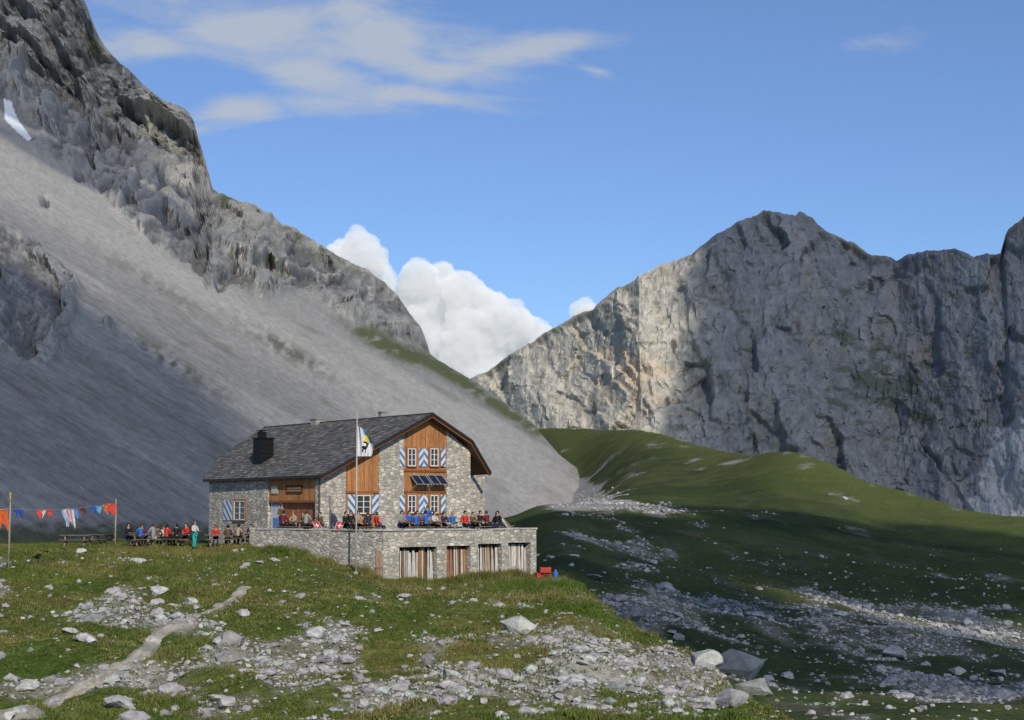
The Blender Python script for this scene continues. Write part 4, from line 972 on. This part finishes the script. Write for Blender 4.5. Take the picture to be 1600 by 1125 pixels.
# ---------- flagpole and flag ----------
fpb=gp(556.5,102.6); ztop=unproject(556,646,102.6).z
fpole=empty('flagpole',fpb,label='slim grey flagpole in front of the terrace wall',cat='flagpole')
mb=MB(); mb.tube([(0,0,-.2),(0,0,(ztop-fpb.z)*.5),(0,0,ztop-fpb.z)],[.055,.045,.03],8,(.42,.42,.4)); mb.build('pole',M_metal,fpole,smooth=True)
mb=MB(); mb.ball((0,0,ztop-fpb.z+.04),.055,(.45,.42,.3)); mb.build('finial',M_metal,fpole,smooth=True)
mb=MB(); mb.box(-.12,.12,-.12,.12,-.15,.12,(.3,.3,.3)); mb.build('foot',M_metal,fpole)
za=unproject(556,665,102.6).z; zc=unproject(556,713,102.6).z; H=za-zc
mb=MB((fpb.x,fpb.y,zc)); nu_,nv_=18,30
def fpnt(i,j):
    u_=i/nu_; v_=j/nv_; wdt=.95*(.45+.55*math.sin(math.pi*min(1,(1-v_)*.62+.08)))
    return Vector((fpb.x+.04+u_*wdt,fpb.y-.05+.10*math.sin(u_*9+v_*2)+.05*math.sin(u_*17),zc+H*v_-.35*u_*v_))
def fcol_(u_,v_):
    if u_<.52 and v_>.52: c=(.62,.62,.62)
    elif u_>=.52 and v_>.5: c=(.05,.2,.5) if (u_<.78)==(v_>.76) else (.62,.45,.05)
    else: c=(.64,.64,.65)
    for (cx,cy),rx,ry in [((.45,.30),.17,.07),((.60,.40),.06,.07),((.66,.47),.08,.04),((.50,.50),.12,.025),((.34,.20),.035,.10),((.54,.18),.035,.10)]:
        if ((u_-cx)/rx)**2+((v_-cy)/ry)**2<1: c=(.015,.015,.015)
    return c
for i in range(nu_):
    for j in range(nv_):
        mb.face([fpnt(i,j),fpnt(i+1,j),fpnt(i+1,j+1),fpnt(i,j+1)],fcol_((i+.5)/nu_,(j+.5)/nv_))
o=mb.build('flag',M_cloth); meta(o,label='white flag with black ibex and blue yellow field on pole',cat='flag')

# ---------- clothesline ----------
pL=ghit(13,888); pL=pL or gp(13,98); pR=gp(180,112.8)
hL=unproject(13,770,pL.y).z; hR=unproject(180,780,pR.y).z
cl=empty('clothesline',pL,label='rope strung between two wooden poles',cat='clothesline')
for (p,h,tip) in ((pL,hL,(.5,.4,.05)),(pR,hR,(.3,.25,.2))):
    mb=MB(pL); mb.tube([p-Vector((0,0,.3)),Vector((p.x+.02,p.y,h-.5))],[.06,.05],8,(.28,.24,.18))
    mb.tube([Vector((p.x+.02,p.y,h-.499)),Vector((p.x,p.y,h+.01))],[.05,.045],8,tip); mb.build('pole',M_wood,cl,smooth=True)
ra=unproject(13,795,pL.y); rb_=unproject(180,786,pR.y)
def rope(t): p=ra.lerp(rb_,t); p.z-=.35*4*t*(1-t)*.6; return p
re_=unproject(-60,802,pL.y-2)
mb=MB(pL); mb.tube([rope(t) for t in np.linspace(0,1,16)],.012,5,(.4,.4,.4)); mb.tube([ra,re_],.012,5,(.4,.4,.4)); mb.build('rope',M_cloth,cl)
def rope_at(px):
    best=min(np.linspace(0,1,200),key=lambda t:abs(float(inv(rope(t).x/rope(t).y,(rope(t).z-CZ)/rope(t).y)[0])-px)); return rope(float(best))
def garment(px,w_,h_,kind,col,label,col2=None):
    p=rope_at(px) if px>13 else ra.lerp(re_,(13-px)/73)
    if kind=='shirt': prof=[(0,.5,.5),(.08,.95,.95),(.3,1,1),(.34,.62,.62),(1,.62,.66)]
    elif kind=='towel': prof=[(0,1,1),(.5,1,.97),(1,.96,1)]
    else: prof=[(0,.6,.6),(.45,.62,.62),(1,.75,.7)]
    mb=MB(p); n=10
    ph=random.uniform(0,6); sw=random.uniform(-.3,.5)
    def q(k,i):
        v_,l,r=prof[k]; x=(-l+(l+r)*i/n)*w_/2
        return p+Vector((x+sw*v_*h_,.08*math.sin(x*14+ph+v_*3)+.2*v_*math.sin(ph),-v_*h_*(1+.22*math.sin(i*.6+ph))-.01+.03*math.sin(x*9+ph)))
    for k in range(len(prof)-1):
        for i in range(n):
            if kind=='trousers' and k==1 and i in (4,5): continue
            c=col if not col2 or (i%4<2) else col2
            mb.face([q(k,i),q(k,i+1),q(k+1,i+1),q(k+1,i)],c)
    o=mb.build('laundry',M_cloth); meta(o,label=label,cat='laundry',group='laundry hanging on the clothesline')
garment(4,.55,1.0,'towel',(.60,.13,.04),'orange towel hanging on a clothesline')
garment(28,.6,.42,'shirt',(.04,.10,.42),'blue shirt hanging on a clothesline')
garment(60,.45,.42,'shirt',(.55,.06,.05),'red shirt hanging on a clothesline')
garment(68,.3,.38,'towel',(.55,.54,.52),'small white towel hanging on a clothesline')
garment(77,.4,.38,'shirt',(.6,.08,.05),'red shirt hanging on a clothesline')
garment(96,.35,.85,'trousers',(.25,.32,.45),'blue trousers hanging on a clothesline')
garment(107,.6,.95,'towel',(.55,.55,.62),'pale striped towel hanging on a clothesline',(.55,.22,.2))
garment(117,.3,.5,'towel',(.10,.2,.45),'dark blue towel hanging on a clothesline')
garment(128,.42,.5,'shirt',(.16,.06,.05),'brown shirt hanging on a clothesline')
garment(146,.5,.42,'shirt',(.05,.14,.42),'blue shirt hanging on a clothesline')
garment(154,.35,.36,'towel',(.12,.3,.5),'light blue towel hanging on a clothesline')
garment(164,.4,.5,'shirt',(.6,.16,.05),'orange shirt hanging on a clothesline')
garment(174,.55,.6,'towel',(.6,.07,.04),'red towel hanging on a clothesline')

# ---------- crates and odds by the wall ----------
def crate(px,D,z,w_,h_,col,label,rot=.3):
    p=gp(px,D,z); e=MB()
    for s in (-1,1):
        for k in range(3):
            z0=h_*(k/3)+.01; e.box(-w_/2,w_/2,s*w_*.35-.012,s*w_*.35+.012,z0,z0+h_/3*.75,wc(col,.15)); e.box(s*w_/2-.012,s*w_/2+.012,-w_*.35,w_*.35,z0+.002,z0+h_/3*.75,wc(col,.15))
        for s2 in (-1,1): e.box(s*w_/2-.05*(s>0),s*w_/2+.05*(s<0),s2*w_*.3-.03,s2*w_*.3+.03,0,h_+.01,col)
    e.box(-w_/2,w_/2,-w_*.34,w_*.34,.004,.02,col)
    o=e.build('crate',M_paint); o.location=p; o.rotation_euler=(0,0,rot); meta(o,label=label,cat='crate',group='crates stacked by the terrace wall')
zc0=float(gz(*(gp(850,108.6)[:2])))
crate(846,108.8,None,.75,.4,(.5,.04,.03),'red slatted crate stacked beside the stone wall')
crate(860,108.4,None,.7,.38,(.20,.08,.05),'brown slatted crate beside the stone wall',.7)
crate(852,108.6,zc0+.41,.65,.35,(.45,.05,.03),'red slatted crate on top of other crates',.1)
p=gp(868,108.0); mb=MB(p); mb.tube([p+Vector((0,0,z)) for z in (0,.03,.48,.57,.6)],[.144,.16,.16,.1,.05],12,(.04,.12,.4)); mb.tube([p+Vector((0,0,.6)),p+Vector((0,0,.68))],[.04,.04],8,(.3,.3,.3)); o=mb.build('gas_bottle',M_paint,smooth=True); meta(o,label='blue gas bottle standing beside the crates',cat='gas bottle')
for px,w_ in ((795,.9),(806,.7)):
    t_,_z=TF.hit(px,905,.5); p=TF.pt(t_,.45,0); zg=float(gz(p.x,p.y)); p.z=zg
    mb=MB(p); q=TF.pt(t_,.06,zg+.75); a_=Vector((uG[0],uG[1],0))*w_/2; nn_=Vector((nG[0],nG[1],.3)).normalized()*.05
    mb.hexa([p-a_-Vector((0,0,.1)),p+a_-Vector((0,0,.1)),q+a_*.9,q-a_*.8,p-a_+nn_-Vector((0,0,.1)),p+a_+nn_-Vector((0,0,.1)),q+a_*.9+nn_,q-a_*.8+nn_],(.33,.31,.29)); o=mb.build('stone_slab',M_rock); meta(o,label='grey stone slab leaning against the basement wall',cat='stone slab',group='slabs leaning on the wall')

# ================= CLOUDS =================
m,nt,b=newmat('cloud_volume'); nt.nodes.remove(b); M_cloud=m
vs=nd(nt,'ShaderNodeVolumeScatter'); vs.inputs['Color'].default_value=(1,1,1,1); vs.inputs['Density'].default_value=.028; vs.inputs['Anisotropy'].default_value=-.3
em=nd(nt,'ShaderNodeEmission'); em.inputs[0].default_value=(.93,.97,1.0,1); em.inputs[1].default_value=.028*.27  # added glow in place of light scattered around inside the cloud
ad=nd(nt,'ShaderNodeAddShader'); nt.links.new(vs.outputs[0],ad.inputs[0]); nt.links.new(em.outputs[0],ad.inputs[1]); nt.links.new(ad.outputs[0],nt.nodes['Material Output'].inputs['Volume'])
def thin(f):
    m,nt,b=newmat('thin_cloud'); b.inputs['Base Color'].default_value=(.85,.85,.86,1); tr_=nd(nt,'ShaderNodeBsdfTransparent'); mxs=nd(nt,'ShaderNodeMixShader'); mxs.inputs[0].default_value=f
    nt.links.new(tr_.outputs[0],mxs.inputs[1]); nt.links.new(b.outputs[0],mxs.inputs[2]); nt.links.new(mxs.outputs[0],nt.nodes['Material Output'].inputs['Surface']); return m
def icos(sub):
    bm=bmesh.new(); bmesh.ops.create_icosphere(bm,subdivisions=sub,radius=1); V=np.array([v.co[:] for v in bm.verts]); Fc=np.array([[v.index for v in f.verts] for f in bm.faces]); bm.free(); return V,Fc
I3=icos(3)
def cloud(blobs,label,mat,voxel,child=0,seed=0,amp=.3):
    r_=random.Random(seed); Vs=[];Fs=[];off=0; al=[]
    for c,r in blobs:
        al.append((c,r))
        for _ in range(child):
            d=Vector((r_.gauss(0,1),r_.gauss(0,1)-.4,r_.gauss(0,1)+.3)).normalized(); al.append((c+d*r*.85,r*r_.uniform(.22,.45)))
    v_,f_=I3
    for c,r in al:
        Vs.append(v_*r+np.array(c)[None]); Fs.append(f_+off); off+=len(v_)
    V=np.concatenate(Vs); c0=V.mean(0)
    o=np_mesh('cloud',V-c0,np.concatenate(Fs),mat); md=o.modifiers.new('r','REMESH'); md.mode='VOXEL'; md.voxel_size=voxel
    dg=bpy.context.evaluated_depsgraph_get(); me=bpy.data.meshes.new_from_object(o.evaluated_get(dg)); bpy.data.objects.remove(o)
    n=len(me.vertices); co_=np.empty(n*3); me.vertices.foreach_get('co',co_); co_=co_.reshape(-1,3); no=np.empty(n*3); me.vertices.foreach_get('normal',no); no=no.reshape(-1,3)
    R_=np.mean([r for c,r in blobs]); q=co_/(R_*.9)
    h=(ridged(q[:,0],q[:,1],q[:,2],4,seed,.6)-.5)*amp*R_+fbm(q[:,0]*3,q[:,1]*3,q[:,2]*3,4,seed+5,.65)*amp*.7*R_
    co_+=no*h[:,None]; me.vertices.foreach_set('co',co_.ravel()); me.polygons.foreach_set('use_smooth',[True]*len(me.polygons)); me.update()
    me.materials.clear(); me.materials.append(mat)
    o=bpy.data.objects.new('cloud',me); coll.objects.link(o); o.location=c0; meta(o,label=label,cat='cloud'); return o
DC=4200.
def cbl(L_): return [(unproject(px,py,DC+random.uniform(-80,80)),r*DC/F) for px,py,r in L_]
cloud(cbl([(560,386,28),(538,398,24),(578,405,28),(545,425,35),(590,440,30),(517,406,22)]),'small white cumulus cloud above the mountain ridge',M_cloud,5,9,3)
cloud(cbl([(655,440,34),(640,470,36),(690,460,42),(720,470,46),(755,492,44),(790,505,38),(825,517,28),(850,526,20),(680,520,60),(740,540,60),(800,550,40),(700,580,50),(760,590,40),(640,520,30)]),'large billowing white cumulus cloud between two mountains',M_cloud,6,12,5)
cloud(cbl([(915,478,15),(905,486,17),(926,486,13),(916,490,16)]),'small white cumulus puff above the ridge',M_cloud,4,3,8,.2)
def shade(L_,seed,k=2600,vx=14,f=.42):  # unseen clouds placed toward the sun so their shade lands where listed
    bl=[]
    for px,py,D,r in L_:
        if D is None:
            a,b=ab(px,py); D=float(LD(a,b))
        bl.append((unproject(px,py,D)+S*k,r))
    cloud(bl,'thin white cloud out of view, shaped to shade the slopes',thin(f),vx,0,seed,amp=.3)
shade([(-60,600,None,38),(60,640,None,42),(160,700,None,40),(250,720,None,34),(320,745,None,30),(100,760,None,30),(-40,700,None,34),(380,760,None,26),(200,620,None,32),(120,560,None,34),(20,480,None,45),(-80,480,None,60)],21,3200,8,.42)
shade([(40,80,None,150),(90,200,None,90),(30,150,None,100),(170,290,None,60),(100,120,None,100)],22,2600,14,.30)
shade([(1200,480,2000,95),(1270,420,2000,115),(1350,520,2000,150),(1250,620,1950,125),(1480,520,2000,170),(1600,600,2000,180),(1400,700,1900,150),(1145,665,1900,80),(1560,430,2000,120),(1165,570,1950,72),(1205,360,2030,70),(1290,370,2030,70),(1400,430,2030,80),(1140,430,1980,45)],23,3400,14,.52)
shade([(1000,840,270,28),(1100,860,260,32),(1200,870,260,34),(1320,870,270,34),(1440,890,270,34),(1560,900,280,38),(900,850,220,18),(960,880,190,18),(1060,940,155,15),(1180,970,150,17),(1300,980,150,19),(1420,980,150,20),(1560,980,150,22),(1650,1000,140,20),(1130,990,125,10),(1220,1020,120,12),(1320,1030,115,12),(1430,1040,112,12),(1540,1050,112,12),(1180,780,340,16),(1330,810,330,20),(1440,840,330,22),(1560,860,340,24)],24,900,3.5,.48)
